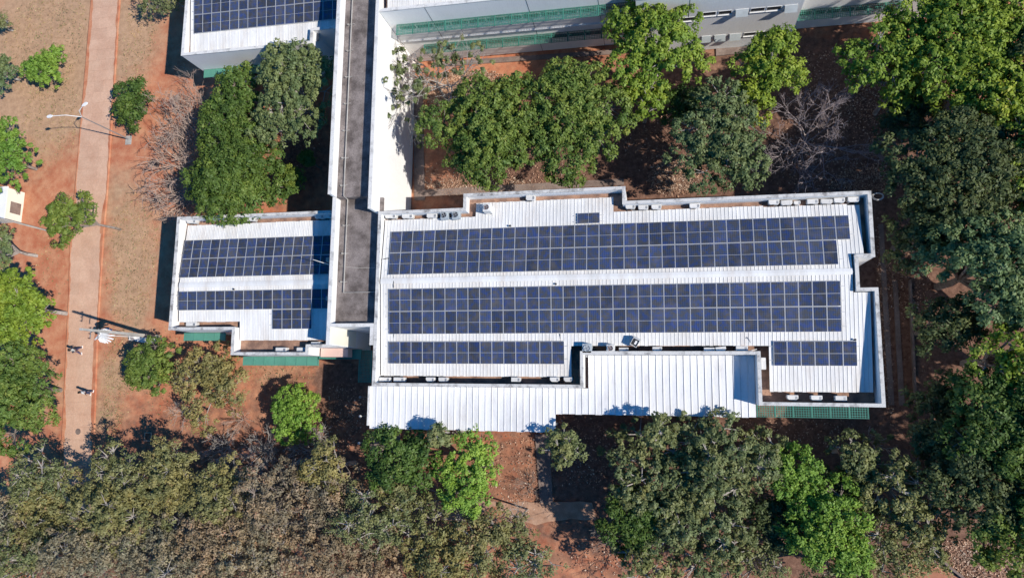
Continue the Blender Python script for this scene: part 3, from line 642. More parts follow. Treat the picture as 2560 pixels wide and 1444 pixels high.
# --- mesh sunshades: a frame, posts and panels of real lattice
def sunshade(label, x0, x1, y_wall, y_out, z, npan, mt, fine=0.13, solid=False, post_up=0.25):
    t = thing('mesh_sunshade', label, 'sunshade', ((x0 + x1) / 2, y_wall, 0), 'green sunshades fixed to the walls')
    lo_, hi_ = min(y_wall, y_out) , max(y_wall, y_out); hi_ -= 0.03 if y_out < y_wall else 0
    wd = (x1 - x0) / npan
    for i in range(npan):
        a = x0 + i * wd + 0.03; b_ = x0 + (i + 1) * wd - 0.03; m = MB()
        m.box(a, b_, lo_, lo_ + .04, z, z + .04); m.box(a, b_, hi_ - .04, hi_, z, z + .04); m.box(a, a + .04, lo_ + .04, hi_ - .04, z, z + .04); m.box(b_ - .04, b_, lo_ + .04, hi_ - .04, z, z + .04)
        if solid: m.box(a + .04, b_ - .04, lo_ + .04, hi_ - .04, z + .01, z + .022)
        else:
            wb = fine * 0.30; nx = max(2, int((b_ - a) / fine)); ny = max(2, int((hi_ - lo_) / fine))
            for k in range(1, nx): x = a + (b_ - a) * k / nx; m.box(x - wb / 2, x + wb / 2, lo_ + .04, hi_ - .04, z + .008, z + .03)
            for k in range(1, ny): y = lo_ + (hi_ - lo_) * k / ny; m.box(a + .04, b_ - .04, y - wb / 2, y + wb / 2, z + .012, z + .026)
        put('mesh_panel', m.mesh('mesh_panel', mt), t)
    for i in range(npan + 1):
        x = x0 + i * wd; m = MB(); m.box(x - .025, x + .025, lo_ - .02, hi_ - .001, z - .06, z + .06); put('bracket', m.mesh('bracket', mt), t)
    return t
xa, xb = -21.2, xb0 - 0.15
sunshade('upper green lattice sunshade along the top white building', xa, xb, 30.72, 29.75, 6.9, 14, M_green)
sunshade('lower green lattice sunshade near the ground of the top building', xa + 1.2, xb, 30.72, 29.8, 3.1, 13, M_green)
sunshade('dark green lattice sunshade at top right beyond the window bay', 12.0, 20.0, 30.72, 29.8, 3.1, 6, M_green)
sunshade('green panel awning under the top left solar building wall', -42.1, -33.0, 30.0, 29.15, 3.5, 7, M_greenp, solid=True)
sunshade('bright green lattice sunshade under the bottom right parapet corner', 7.25, 14.75, -1.13, -2.02, 6.1, 6, M_green, fine=0.15)
sunshade('pale green panel awning below the left end of left building', -42.5, -38.3, 4.60, 3.85, 3.0, 4, M_greenp, solid=True)
sunshade('long pale green panel awning below the stepped end of left building', -36.3, -29.0, 2.44, 1.62, 3.0, 7, M_greenp, solid=True)
sunshade('short green panel awning beside the cream stair wall', -29.0, -25.0, 3.08, 2.2, 3.0, 3, M_green, solid=True)
sunshade('shaded green lattice awning between the stair wall and main building', -25.2, -21.85, 3.0, 0.2, 2.9, 3, M_green)
def slots(root, x0, x1, Y, z0, z1, n):
    wd = (x1 - x0) / n; m = MB(); m2 = MB(); m2.box(x0, x1, Y - .012, Y - .003, z0, z1)
    b = put('window', m2.mesh('window', M_white), root)
    for i in range(n):
        m.box(x0 + i * wd + .08, x0 + (i + 1) * wd - .08, Y - .022, Y - .013, z0 + .06, z1 - .06)
    put('pane', m.mesh('pane', M_win), b)
slots(nb, xa, xb, 30.72, 6.0, 6.6, 13); slots(nb, xa + 1, xb, 30.72, 2.1, 2.8, 13); slots(nb, 12.2, 19.8, 30.72, 2.1, 2.8, 7)
slots(nw, -41.8, -33, 30.0, 1.3, 3.0, 8); slots(main, 7.6, 14.6, -1.13, 4.6, 5.8, 7)

# --- white corrugated porch roof in front of the main building
porch = thing('porch_roof', 'bright white corrugated porch roof stepping along the lower wall of the main building', 'canopy', (-8, -1, 0))
PZ, PS = 7.02, 0.03
def zp(y): return PZ - (2.4 - y) * PS
n = 59; wd = (7.09 + 22.35) / n; pr = MB()
for i in range(n):
    x = -22.35 + i * wd; xc = x + wd / 2
    y1 = 2.37 if xc > -5.0 else -0.10
    y0 = -3.42 if xc < -7.6 else -2.03
    L = y1 - y0 + (0.03 if i % 3 == 0 else 0)
    o = put('roof_sheet', sheet_mesh(wd, round(L, 2), -1, M_canopy, ribs=1, rib_h=0.05), porch, (x, y1, zp(y1)), (math.atan(PS), 0, 0))
for (x0, x1, y0, y1) in ((-22.3, -7.65, -3.36, -0.12), (-7.65, -5.15, -1.98, -0.12), (-5.1, 7.05, -1.98, 2.35)):
    for (ya, yb) in ((y0, y0 + .12), (y1 - .12, y1)):
        m = MB(); m.box(x0, x1, ya, yb, zp(ya) - 0.24, zp(ya) - 0.02); put('beam', m.mesh('beam', M_steel), porch)
m = MB(); m.box(-22.50, -22.36, -3.2, -0.1, 6.6, 7.1); put('gable_board', m.mesh('gable_board', M_copl), porch)
for x in (-22.0, -17.5, -13.0, -8.2, -3.5, 1.5, 6.4):
    m = MB(); y = -3.1 if x < -7.6 else -1.75; m.box(x - .08, x + .08, y - .08, y + .08, 0, zp(y) - .25); put('post', m.mesh('post', M_white), porch)

# ------------------------------------------------------------------ solar arrays
_pm = {}
def panel_mesh(wd, ln):
    k = (round(wd, 3), round(ln, 3))
    if k not in _pm:
        m = MB(); m.box(-wd / 2, wd / 2, -ln / 2, ln / 2, -0.02, 0.02); fr = m.mesh('solar_panel', M_alu)
        m = MB(); e = 0.022; g = 0.010
        if ln > wd:
            m.box(-wd / 2 + e, wd / 2 - e, g, ln / 2 - e, 0.0205, 0.0235); m.box(-wd / 2 + e, wd / 2 - e, -ln / 2 + e, -g, 0.0205, 0.0235)
        else:
            m.box(g, wd / 2 - e, -ln / 2 + e, ln / 2 - e, 0.0205, 0.0235); m.box(-wd / 2 + e, -g, -ln / 2 + e, ln / 2 - e, 0.0205, 0.0235)
        _pm[k] = (fr, m.mesh('cell_field', M_cell))
    return _pm[k]
def array(label, x0, x1, n, y1, y0, zf, slope_sgn, rows=1, skip=(), slope=0.1, lift=0.13, gap=0.018):
    t = thing('solar_array', label, 'solar array', ((x0 + x1) / 2, (y0 + y1) / 2, zf((y0 + y1) / 2)))
    pw = (x1 - x0) / n; pl = (y1 - y0) / rows; fr, ce = panel_mesh(pw - gap, pl - gap); ang = math.atan(slope) * slope_sgn; rng = random.Random(n)
    m = MB()
    for r in range(rows):
        for f in (0.22, 0.78):
            y = y0 + (r + f) * pl; z = zf(y) + lift - 0.05; xe = x1 + (0.28 if not any(s_[1] == r for s_ in skip) else -0.6)
            m.box(x0 - 0.28, xe, y - .02, y + .02, z - .04, z)
    put('rail', m.mesh('rail', M_alu), t)
    for r in range(rows):
        for i in range(n):
            if (i, r) in skip: continue
            y = y0 + (r + 0.5) * pl; x = x0 + (i + 0.5) * pw
            o = put('solar_panel', fr, t, (x, y, zf(y) + lift + rng.gauss(0, 0.004)), (ang + rng.gauss(0, 0.002), rng.gauss(0, 0.003), 0))
            put('cell_field', ce, o, (0, 0, 0), local=True)
    return t
def wx(px, py, z): return W(px, py, z).x
z1 = zm(11) + .13
array('topmost long double row of solar panels on the main roof north slope', wx(977, 577, z1), wx(2122, 543, zm(12) + .13), 37, W(1500, 560, zm(12.4) + .13).y, W(1500, 675, zm(8.8) + .13).y, zm, -1, 2, skip=((36, 0),))
array('second long double row of solar panels below the main roof ridge', wx(972, 776, zm(6) + .13), wx(2103, 766, zm(6) + .13), 36, W(1500, 712, zm(7.6) + .13).y, W(1500, 832.5, zm(4) + .13).y, zm, 1, 2)
array('short single row of fifteen solar panels at the lower left of main roof', wx(972, 880, zm(2.5) + .13), wx(1411, 880, zm(2.5) + .13), 15, W(1200, 852.5, zm(3.5) + .13).y, W(1200, 909.5, zm(1.6) + .13).y, zm, 1, 1)
array('six solar panels in a block at the lower right end of main roof', wx(1934, 882, zm(2.5) + .13), wx(2143, 882, zm(2.5) + .13), 6, W(2040, 851.5, zm(3.5) + .13).y, W(2040, 914.5, zm(1.6) + .13).y, zm, 1, 1)
array('single sideways solar panel above the long rows on main roof', wx(1443, 547, zm(13) + .13), wx(1500, 547, zm(13) + .13), 1, W(1470, 532, zm(13.4) + .13).y, W(1470, 559, zm(12.6) + .13).y, zm, -1, 1)
def aL(label, pxa, pxb, py, n, ya, yb, sg, rows):
    zz = zl(W(600, py, 5.5).y) + .13
    return array(label, wx(pxa, py, zz), wx(pxb, py, zz), n, W(640, ya, zl(12) + .13).y, W(640, yb, zz).y, zl, sg, rows)
zA = zl(11) + .13
array('double row of solar panels on upper slope of the left building', wx(456, 647, zA), wx(754.6, 640, zA) + 3 * (wx(754.6, 640, zA) - wx(456, 647, zA)) / 13, 16, W(640, 594.5, zl(12.8) + .13).y, W(640, 690, zl(9.4) + .13).y, zl, -1, 2)
zA = zl(7) + .13; pw_ = (wx(754.6, 750, zA) - wx(446.5, 752, zA)) / 13; X0 = wx(446.5, 752, zA)
ly1 = W(640, 724.5, zl(8) + .13).y; ly0 = W(640, 773.5, zl(6.2) + .13).y
array('single lower row of solar panels on the left building roof', X0, X0 + 16 * pw_, 16, ly1, ly0, zl, 1, 1)
array('four solar panels hanging below the lower row on the left building', X0 + 10 * pw_, X0 + 14 * pw_, 4, ly0 - .01, ly0 - .01 - (ly1 - ly0), zl, 1, 1)
zA = znw(32.5) + .13; X0 = wx(486, 62, zA); pw_ = (wx(784, 40, zA) - X0) / 13; ny0 = W(640, 68.5, zA).y; nh = ny0 and (W(640, 21.5, znw(34) + .13).y - ny0)
array('solar panel block on the top left building cut by the photo edge', X0, X0 + 16 * pw_, 16, ny0 + 3 * nh, ny0, znw, 1, 3)

# ------------------------------------------------------------------ air conditioners
def ac_split(px, py, z, label, rz=0.0, wd=0.86, dp=0.34, h=0.6, chamfer=0.09, group='outdoor air conditioner units on the roofs', front=-1):
    c = W(px, py, z + h); t = thing('air_conditioner', label, 'air conditioner', (c.x, c.y, z), group, rz)
    m = MB(); a, b_, k = wd / 2, dp / 2, chamfer
    poly = [(-a + k, -b_), (a - k, -b_), (a, -b_ + k), (a, b_), (-a, b_), (-a, -b_ + k)] if front < 0 else [(-a, -b_), (a, -b_), (a, b_ - k), (a - k, b_), (-a + k, b_), (-a, b_ - k)]
    m.prism(poly, 0.08, h); put('casing', m.mesh('casing', M_ac, bevel=0.018), t, local=True)
    m = MB(); y = front * (b_ + .006); n = 14
    m.tube((-.12, y, 0.08 + (h - .08) / 2), (-.12, y + front * 0.02, 0.08 + (h - .08) / 2), 0.2, 0.2, n); put('fan_grille', m.mesh('fan_grille', M_dark), t, local=True)
    m = MB(); m.box(a * .45, a * .85, -b_ * .7, b_ * .5, h + .001, h + .008); put('service_panel', m.mesh('service_panel', M_steel if rz == 0 else M_ac), t, local=True)
    for sx in (-1, 1):
        m = MB(); m.box(sx * a * .7 - .03, sx * a * .7 + .03, -b_ - .03, b_ + .03, 0.0, 0.08)
        if z == SZ: m.box(sx * a * .7 - .02, sx * a * .7 + .02, -.04, .04, 6.85 - z, 0.0)
        put('foot', m.mesh('foot', M_steel), t, local=True)
    return t
def ac_top(px, py, z, label, s=0.66, h=0.75, mt=None, fan=None, rz=0.0, legs=0.0):
    c = W(px, py, z + h); t = thing('air_conditioner', label, 'air conditioner', (c.x, c.y, z), 'outdoor air conditioner units on the roofs', rz)
    m = MB(); m.box(-s / 2, s / 2, -s / 2, s / 2, 0.1 + legs, h); put('casing', m.mesh('casing', mt or M_ac, bevel=0.03), t, local=True)
    m = MB(); n = 18; R0 = s * .36
    for k in range(n):
        a0, a1 = 2 * math.pi * k / n, 2 * math.pi * (k + 1) / n
        m.add([(math.cos(q) * r_, math.sin(q) * r_, z_) for q in (a0, a1) for r_, z_ in ((R0, h), (R0, h + .07), (R0 * .9, h + .07), (R0 * .9, h))], [(0, 1, 5, 4), (1, 2, 6, 5), (2, 3, 7, 6)])
    put('fan_ring', m.mesh('fan_ring', mt or M_ac), t, local=True)
    m = MB(); m.tube((0, 0, h + .003), (0, 0, h + .012), R0 * .9, R0 * .9, 18); put('fan_well', m.mesh('fan_well', fan or M_dark), t, local=True)
    m = MB()
    for k in range(4):
        a0 = k * math.pi / 2 + .3; q = [(math.cos(a0 + d_) * r_, math.sin(a0 + d_) * r_) for d_, r_ in ((0, .04), (-.3, R0 * .82), (.35, R0 * .82))]
        m.add([(x, y, h + .03 + .012 * i) for i, (x, y) in enumerate(q)], [(0, 1, 2)])
    m.tube((0, 0, h + .01), (0, 0, h + .06), .05, .04, 8); put('fan_blades', m.mesh('fan_blades', M_steel), t, local=True)
    for sx in (-1, 1):
        m = MB(); m.box(sx * s * .38 - .03, sx * s * .38 + .03, -s / 2 - (.35 if legs else 0.02), s / 2 + .02, (6.85 - z if z == SZ else 0.0), 0.1 + legs * .2); put('foot', m.mesh('foot', M_steel), t, local=True)
    return t
NZ, SZ, LZ = 7.35, 7.15, 4.9
ac_split(976, 540, NZ, 'white outdoor unit in the top left corner gutter of main building', wd=.92)
ac_split(1018, 540, NZ, 'white outdoor unit second from the top left gutter corner', wd=.92)
ac_split(1079, 539, NZ, 'white outdoor unit just left of the two grey round fan units', wd=.85)
ac_top(1110, 538, NZ, 'left one of two grey units with round fans on top', mt=M_acg, legs=.1, rz=.1)
ac_top(1139, 537, NZ, 'right one of two grey units with round fans on top', mt=M_acg, legs=.1, rz=.1)
ac_top(1216, 518, zm(13.2), 'cream box unit with dark top fan standing on the white sheets', fan=M_brown, s=.62, h=.95)
ac_split(1326, 494, NZ, 'lone white unit in the brown gutter above the sideways panel', wd=.72, dp=.4)
ac_split(1576, 516, NZ, 'left of three white units right of the stepped parapet', wd=.74)
ac_split(1608, 518, NZ, 'middle of three white units right of the stepped parapet', wd=.74)
ac_split(1641, 517, NZ, 'right of three white units right of the stepped parapet', wd=.74, chamfer=.12)
ac_split(1737, 514, NZ, 'white unit with long shadow alone in mid upper gutter', wd=.76)
ac_split(1935, 505, NZ, 'first white unit of the top right gutter row', wd=.74)
ac_split(1967, 506, NZ, 'second white unit of the top right gutter row', wd=.78, rz=.05)
ac_split(1993, 507, NZ, 'small low unit between bigger ones in top right gutter', wd=.45, dp=.3, h=.4)
ac_split(2032, 503, NZ, 'fourth unit of top right gutter row, square edged', wd=.76, chamfer=.03)
ac_split(2067, 503, NZ, 'fifth white unit of the top right gutter row', wd=.78, rz=-.04)
ac_split(2099, 500, NZ, 'sixth white unit of the top right gutter row', wd=.74)
ac_split(2135, 498, NZ, 'last white unit at the top right parapet corner', wd=.8, dp=.36)
ac_top(1467, 870, SZ, 'grey square unit with cone fan in the recess corner by porch', mt=M_acg, fan=M_acg, s=.70, h=1.25)
ac_top(1526, 870, SZ, 'cream square unit with brown fan in the recess above porch', fan=M_brown, s=.60, h=1.2)
ac_split(1559, 874, SZ, 'pill shaped unit next to the brown fan unit', wd=.70, chamfer=.14)
ac_split(1643, 872, SZ, 'pill shaped unit in the middle of the recess above the porch', wd=.70, chamfer=.12)
ac_split(1773, 874, SZ, 'left of two neighbouring pill units at right of recess', wd=.74, chamfer=.1)
ac_split(1802, 872, SZ, 'slightly turned unit second from right in recess', wd=.74, chamfer=.14, rz=.12)
ac_split(1855, 870, SZ, 'square white unit with white hose at the right recess end', wd=.82, chamfer=.02)
ac_split(1909, 908, SZ, 'white unit turned lengthways beside the right parapet wall', wd=.84, dp=.32, rz=math.pi / 2, chamfer=.02)
for i, (x, wd, ch, lb) in enumerate([(961, .90, .03, 'white unit at the lower left gutter corner of main building'), (997, .90, .03, 'white unit second from the lower left gutter corner'), (1075, .70, .14, 'left of a pair of units in lower left gutter'), (1107, .72, .1, 'right of a pair of units in lower left gutter'),
        (1289, .70, .02, 'lone square unit midway along the lower left gutter'), (1386, .70, .14, 'rounded unit second from the end of lower left gutter'), (1420, .66, .14, 'rounded unit at the right end of lower left gutter')]):
    ac_split(x, 948, SZ, lb, wd=wd, chamfer=ch)
for x, y, lb, ch in [(1982, 993, 'left white unit in the bottom right gutter', .12), (2042, 994, 'middle white unit in the bottom right gutter', .1), (2103, 995, 'right white unit in the bottom right gutter', .02)]:
    ac_split(x, y, SZ, lb, wd=.74, chamfer=ch)
for x, y, lb in [(478, 553, 'white unit in the top left gutter corner of left building'), (569, 550, 'first of three units in left building upper gutter'), (602, 548, 'middle of three units in left building upper gutter'), (626, 547, 'last of three units in left building upper gutter'), (798, 541, 'shaded unit at right end of left building gutter'), (819, 540, 'shaded unit tucked against the corridor wall')]:
    ac_split(x, y, LZ, lb, wd=.95 if x < 500 else .85, dp=.36, chamfer=.12)
for x, y, lb in [(477, 810, 'white unit in the small lower left gutter of left building'), (702, 873, 'left unit in bottom gutter of left building'), (752, 873, 'right unit in bottom gutter of left building'), (788, 859, 'unit beside the coping near the cream stair wall')]:
    ac_split(x, y, LZ, lb, wd=1.0 if x in (477, 702) else .8, dp=.34, chamfer=.03)
# tilted open metal cabinet lying on the roof
c = W(1588, 851, zm(4) + .5); cab = thing('metal_cabinet', 'tilted open metal cabinet lying on the white roof above the recess', 'cabinet', (c.x, c.y, zm(4) + .06)); cab.rotation_euler = (0.25, 0.1, -0.5); cab.scale = (0.74, 0.74, 0.7)
m = MB(); m.box(-.36, .36, -.4, .4, 0, .05); m.box(-.36, -.32, -.4, .4, .05, .8); m.box(.32, .36, -.4, .4, .05, .8); m.box(-.32, .32, -.4, -.36, .05, .8); m.box(-.32, .32, .36, .4, .05, .8)
put('casing', m.mesh('casing', M_ac), cab, local=True)
m = MB(); m.box(-.2, .1, -.25, .25, .3, .6); put('coil', m.mesh('coil', M_dark), cab, local=True)
m = MB(); m.box(-.02, .2, -.2, .2, .61, .64); put('shelf', m.mesh('shelf', M_white), cab, local=True)
# roof clutter
cable([W(1892, 872, 7.3), W(1873, 877, 7.4), W(1855, 877, 7.2), W(1836, 874, 7.2)], 0.03, 'white hose curling round the square unit at the recess end', M_white, 'hose')
cable([W(953, 649, 8.0), W(966, 646, 8.05), W(974, 645, 8.1)], 0.03, 'short black cable entering the left end of the upper rows')
cable([W(985, 687, 8.12), W(984, 705, 8.3), W(984.5, 719, 8.25)], 0.022, 'black cable linking the two long solar rows over the ridge')
cable([W(984.5, 834, 7.85), W(984.5, 851, 7.7)], 0.022, 'short black cable at left above the fifteen panel row')
cable([W(1400, 834, 7.85), W(1401, 850, 7.7)], 0.022, 'short black cable at right above the fifteen panel row')
cable([W(1866, 845, 7.8), W(1870, 843, 7.8), W(1876, 856, 7.7)], 0.03, 'bent steel strip lying on the roof above the recess', M_steel, 'steel_strip')
pts = []
for k in range(40):
    a = k * 0.42; pts.append(W(2195 + (11 + k * .12) * math.cos(a), 491 + (7 + k * .08) * math.sin(a), 7.9))
cable(pts, 0.02, 'loose coil of grey cable hanging off the top right parapet corner', M_conc)
m = MB(); mn = (M_dark, M_conc)
for (px, py, z) in [(1276, 603, 0)]: pass
vent = [(1276, 607, 8.0), (1390, 710, 8.2), (586, 723, 5.8), (1276, 565, 7.9), (2137, 849, 7.8), (1677, 897, 7.1), (1620, 978, 7.0)]
lbv = ['small grey vent stub in upper rows', 'small vent stub at ridge above second rows', 'small round vent stub on left building ridge', 'small vent stub above the upper solar rows', 'small vent stub above the six panel block', 'small grey patch stub at top of the porch roof', 'dry leaf shaped stub on the porch roof']
for (px, py, z), lb in zip(vent[1:5], lbv[1:5]):
    p = W(px, py, z); t = thing('roof_vent', lb, 'vent', p); m = MB(); m.tube((0, 0, -.1), (0, 0, .12), .05, .05, 8); put('pipe', m.mesh('pipe', M_conc), t, local=True)
    m = MB(); m.tube((0, 0, .121), (0, 0, .16), .09, .05, 8); put('cap', m.mesh('cap', M_dark), t, local=True)

# ------------------------------------------------------------------ street furniture on the left
b = W(395, 842); pole = thing('utility_pole', 'thick tapering concrete utility pole beside the footpath', 'utility pole', b)
m = MB(); h = 9.5; a0, a1 = .24, .13
m.add([(-a0, -a0 * .7, 0), (a0, -a0 * .7, 0), (a0, a0 * .7, 0), (-a0, a0 * .7, 0), (-a1, -a1 * .7, h), (a1, -a1 * .7, h), (a1, a1 * .7, h), (-a1, a1 * .7, h)], [(0, 3, 2, 1), (4, 5, 6, 7), (0, 1, 5, 4), (1, 2, 6, 5), (2, 3, 7, 6), (3, 0, 4, 7)])
put('shaft', m.mesh('shaft', M_conc), pole, local=True)
m = MB(); m.box(-.03, .03, -.75, .3, 8.36, 8.42); m.box(-.03, .03, -.75, .2, 7.5, 7.56); put('crossarm', m.mesh('crossarm', M_steel), pole, local=True)
for y in (-.7, -.3, .2):
    m = MB(); m.tube((0, y, 8.42), (0, y, 8.6), .06, .04, 8); put('insulator', m.mesh('insulator', M_brown), pole, local=True)
m = MB(); b = W(345, 842); b2 = W(262, 838, 4.1)
sp_ = thing('shell_sculpture', 'white ribbed shell shaped panel on a thin pole by the concrete pole', 'sculpture', b)
m.tube((0, 0, 0), (b2.x - b.x + .5, b2.y - b.y, 3.9), .05, .04, 6); put('pole', m.mesh('pole', M_white), sp_, local=True)
cx, cy = b2.x - b.x, b2.y - b.y; nr = 15
for k in range(nr):
    a = math.radians(-100 + 200 * k / (nr - 1)); r_ = 1.25 + .25 * math.cos(a); w_ = .11
    d = Vector((math.cos(a), math.sin(a), 0)); n_ = Vector((-d.y, d.x, 0)); o = Vector((cx - .55, cy, 3.95)); L_ = .62 + .75 * math.cos(a) ** 2 if abs(a) < 1.5 else .62
    m = MB(); q = [o - n_ * .03, o + d * L_ * .6 - n_ * w_ * .75 + Vector((0, 0, .12)), o + d * L_ - n_ * w_ * .45 + Vector((0, 0, -.1)), o + d * L_ + n_ * w_ * .45 + Vector((0, 0, -.1)), o + d * L_ * .6 + n_ * w_ * .75 + Vector((0, 0, .12)), o + n_ * .03]
    m.add(q + [v - Vector((0, 0, .03)) for v in q], [tuple(range(6)), tuple(range(11, 5, -1))] + [(i, i + 6, (i + 1) % 6 + 6, (i + 1) % 6) for i in range(6)]); put('rib', m.mesh('rib', M_white), sp_, local=True)
m = MB(); m.tube(Vector((cx - .75, cy, 3.9)), Vector((cx - 1.4, cy - .35, 3.7)), .16, .06, 8); put('tail', m.mesh('tail', M_white), sp_, local=True)
P = [W(322, 838, .5), W(395, 837, .5), W(395, 848, .5), (W(372, 858, .5)), W(322, 850, .5)]; cc = sum(P, Vector()) / 5
m = MB(); m.prism([(p.x - cc.x, p.y - cc.y) for p in P][::-1], 0, .5); tag(put('plinth', m.mesh('plinth', mat('tree_shadow_white', (.78, .76, .72), .8, scale=1.4, col2=(.30, .27, .26), thr=(.44, .47))), None, (cc.x, cc.y, 0)), 'low whitewashed concrete plinth with painted grey tree shadow at the foot of the pole', 'plinth')  # grey patches put a tree's shadow into the whitewash colour

b = W(322, 348); lp = thing('street_lamp', 'white double armed street lamp standing in red earth beside the path', 'street lamp', b)
m = MB(); m.tube((0, 0, 0), (0, 0, 6.1), .075, .045, 8); put('pole', m.mesh('pole', M_steel), lp, local=True)
h1 = W(133, 290, 7.3) - b; h2 = W(206, 266, 7.2) - b
for e in (h1, h2):
    top = Vector((0, 0, 6.1)); md = top.lerp(e, .45) + Vector((0, 0, .35)); m = MB(); m.path([top, md, e], .035, .03, 6); put('arm', m.mesh('arm', M_white), lp, local=True)
    d = (e - md); d.z = 0; d.normalize(); s_ = Vector((-d.y, d.x, 0)); m = MB(); o = e
    q = [o - s_ * .05, o + d * .25 - s_ * .16, o + d * .55 - s_ * .13, o + d * .68, o + d * .55 + s_ * .13, o + d * .25 + s_ * .16, o + s_ * .05]
    m.add(q + [v + Vector((0, 0, .1)) for v in q], [tuple(range(6, -1, -1)), tuple(range(7, 14))] + [(i, (i + 1) % 7, (i + 1) % 7 + 7, i + 7) for i in range(7)]); put('lamp_head', m.mesh('lamp_head', M_white, bevel=.02), lp, local=True)
m = MB(); m.box(-.35, .35, -.6, .35, 0, .04); put('footing', m.mesh('footing', M_conc), lp, local=True)
b = W(125, 578); lp2 = thing('street_lamp', 'grey lamp pole leaning out of the left photo edge near the young tree', 'street lamp', b)
m = MB(); m.tube((0, 0, 0), (0, 0, 6.6), .1, .07, 8); put('pole', m.mesh('pole', M_conc), lp2, local=True)
m = MB(); m.box(-.9, .1, -.14, .14, 6.6, 6.72); put('lamp_head', m.mesh('lamp_head', M_white), lp2, local=True)
# white kiosk on the far left
k0 = W(58, 482, 0.0); k1 = W(54, 556, 0.0)
kio = thing('kiosk', 'small white walled kiosk half outside the left photo edge', 'kiosk', (k1.x - 2, k1.y, 0))
m = MB(); m.box(k1.x - 5, k1.x, k1.y, k0.y, 0, 2.0); put('wall', m.mesh('wall', M_cream), kio); m = MB(); m.box(k1.x - 5.1, k1.x + .1, k1.y - .1, k0.y + .1, 2.0, 2.12); put('roof', m.mesh('roof', M_wall), kio)
m = MB(); m.box(k1.x + .002, k1.x + .05, k1.y + .7, k1.y + 1.9, .3, 1.5); put('shutter', m.mesh('shutter', M_pave), kio)
# garden lamps
for px, py, hh, lb in [(900, 992, 1.5, 'small ring topped garden post at edge of building shadow'), (900, 1040, 1.7, 'white globe garden lamp left of the porch corner'), (897, 1107, 1.6, 'white globe garden lamp lowest beside the paved strip')]:
    c = W(px, py, hh); t = thing('garden_lamp', lb, 'garden lamp', (c.x, c.y, 0), 'garden lamps left of the porch'); m = MB(); m.tube((0, 0, 0), (0, 0, hh - .15), .04, .04, 8); put('post', m.mesh('post', M_steel), t, local=True)
    bm_ = bmesh.new(); bmesh.ops.create_icosphere(bm_, subdivisions=2, radius=.13); me = bpy.data.meshes.new('globe'); bm_.to_mesh(me); bm_.free(); me.materials.append(M_white if py > 1000 else M_steel); put('globe', me, t, (0, 0, hh - .05), local=True)
# manhole ring on the path, inspection cover in the soil, bins
c = W(195, 1078, .075); m = MB(); m.tube((0, 0, 0), (0, 0, .006), .30, .30, 24); tag(put('manhole_cover', m.mesh('manhole_cover', M_pave), None, c), 'round manhole cover set in the path near the forest shadow', 'manhole cover')
c = W(370, 1091, .05); t = thing('inspection_pit', 'square concrete rim of an open pit in the red soil', 'inspection pit', (c.x, c.y, 0)); 
for (x0, x1, y0, y1) in ((-.4, .4, .34, .42), (-.4, .4, -.42, -.34), (-.4, -.32, -.34, .34), (.32, .4, -.34, .34)):
    m = MB(); m.box(x0, x1, y0, y1, 0, .1); put('rim', m.mesh('rim', M_path), t, local=True)
for px, py, lb in [(385, 407, 'dark wire bin under the bare shrub'), (391, 496, 'dark box shaped bin on the red earth'), (437, 240, 'dark boulder on sandy soil near the top left building')]:
    c = W(px, py, .5); t = thing('litter_bin' if 'bin' in lb else 'boulder', lb, 'bin' if 'bin' in lb else 'boulder', (c.x, c.y, 0)); m = MB()
    if 'bin' in lb:
        for k in range(10): a = k * .628; m.tube((.28 * math.cos(a), .28 * math.sin(a), 0), (.32 * math.cos(a), .32 * math.sin(a), .7), .02, n=4)
        for z in (.05, .4, .7):
            for k in range(10): a = k * .628; m.tube((.31 * math.cos(a), .31 * math.sin(a), z), (.31 * math.cos(a + .628), .31 * math.sin(a + .628), z), .02, n=4)
        put('basket', m.mesh('basket', M_dark), t, local=True); m = MB(); m.tube((0, 0, 0.02), (0, 0, .5), .24, .26, 8); put('liner', m.mesh('liner', M_bag), t, local=True)
    else:
        bm_ = bmesh.new(); bmesh.ops.create_icosphere(bm_, subdivisions=2, radius=.34)
        rr_ = random.Random(2)
        for v in bm_.verts: v.co *= .8 + .3 * rr_.random(); v.co.z *= .6
        me = bpy.data.meshes.new('stone'); bm_.to_mesh(me); bm_.free(); me.materials.append(M_pave); put('stone', me, t, (0, 0, .12), local=True)
# low curved retaining wall, bottom right
m = MB(); Q = [W(*p, .4) for p in [(2318, 1150), (2330, 1300), (2332, 1350), (2345, 1385), (2372, 1415), (2410, 1444), (2460, 1475)]]
for p, q in zip(Q, Q[1:]):
    d = (q - p).normalized(); s_ = Vector((-d.y, d.x, 0)) * .09; m.prism([(p - s_)[:2], (q - s_)[:2], (q + s_)[:2], (p + s_)[:2]], 0, .45)
tag(put('retaining_wall', m.mesh('retaining_wall', M_pave)), 'low curved concrete retaining wall in the bottom right corner', 'wall')
m = MB(); Q = [W(*p, .3) for p in [(2276, 700), (2290, 1012)]]; p, q = Q; m.prism([(q.x - .08, q.y), (q.x + .08, q.y), (p.x + .08, p.y), (p.x - .08, p.y)], 0, .35)
tag(put('low_wall', m.mesh('low_wall', M_pave)), 'straight low garden wall parallel to the east side of main building', 'wall')

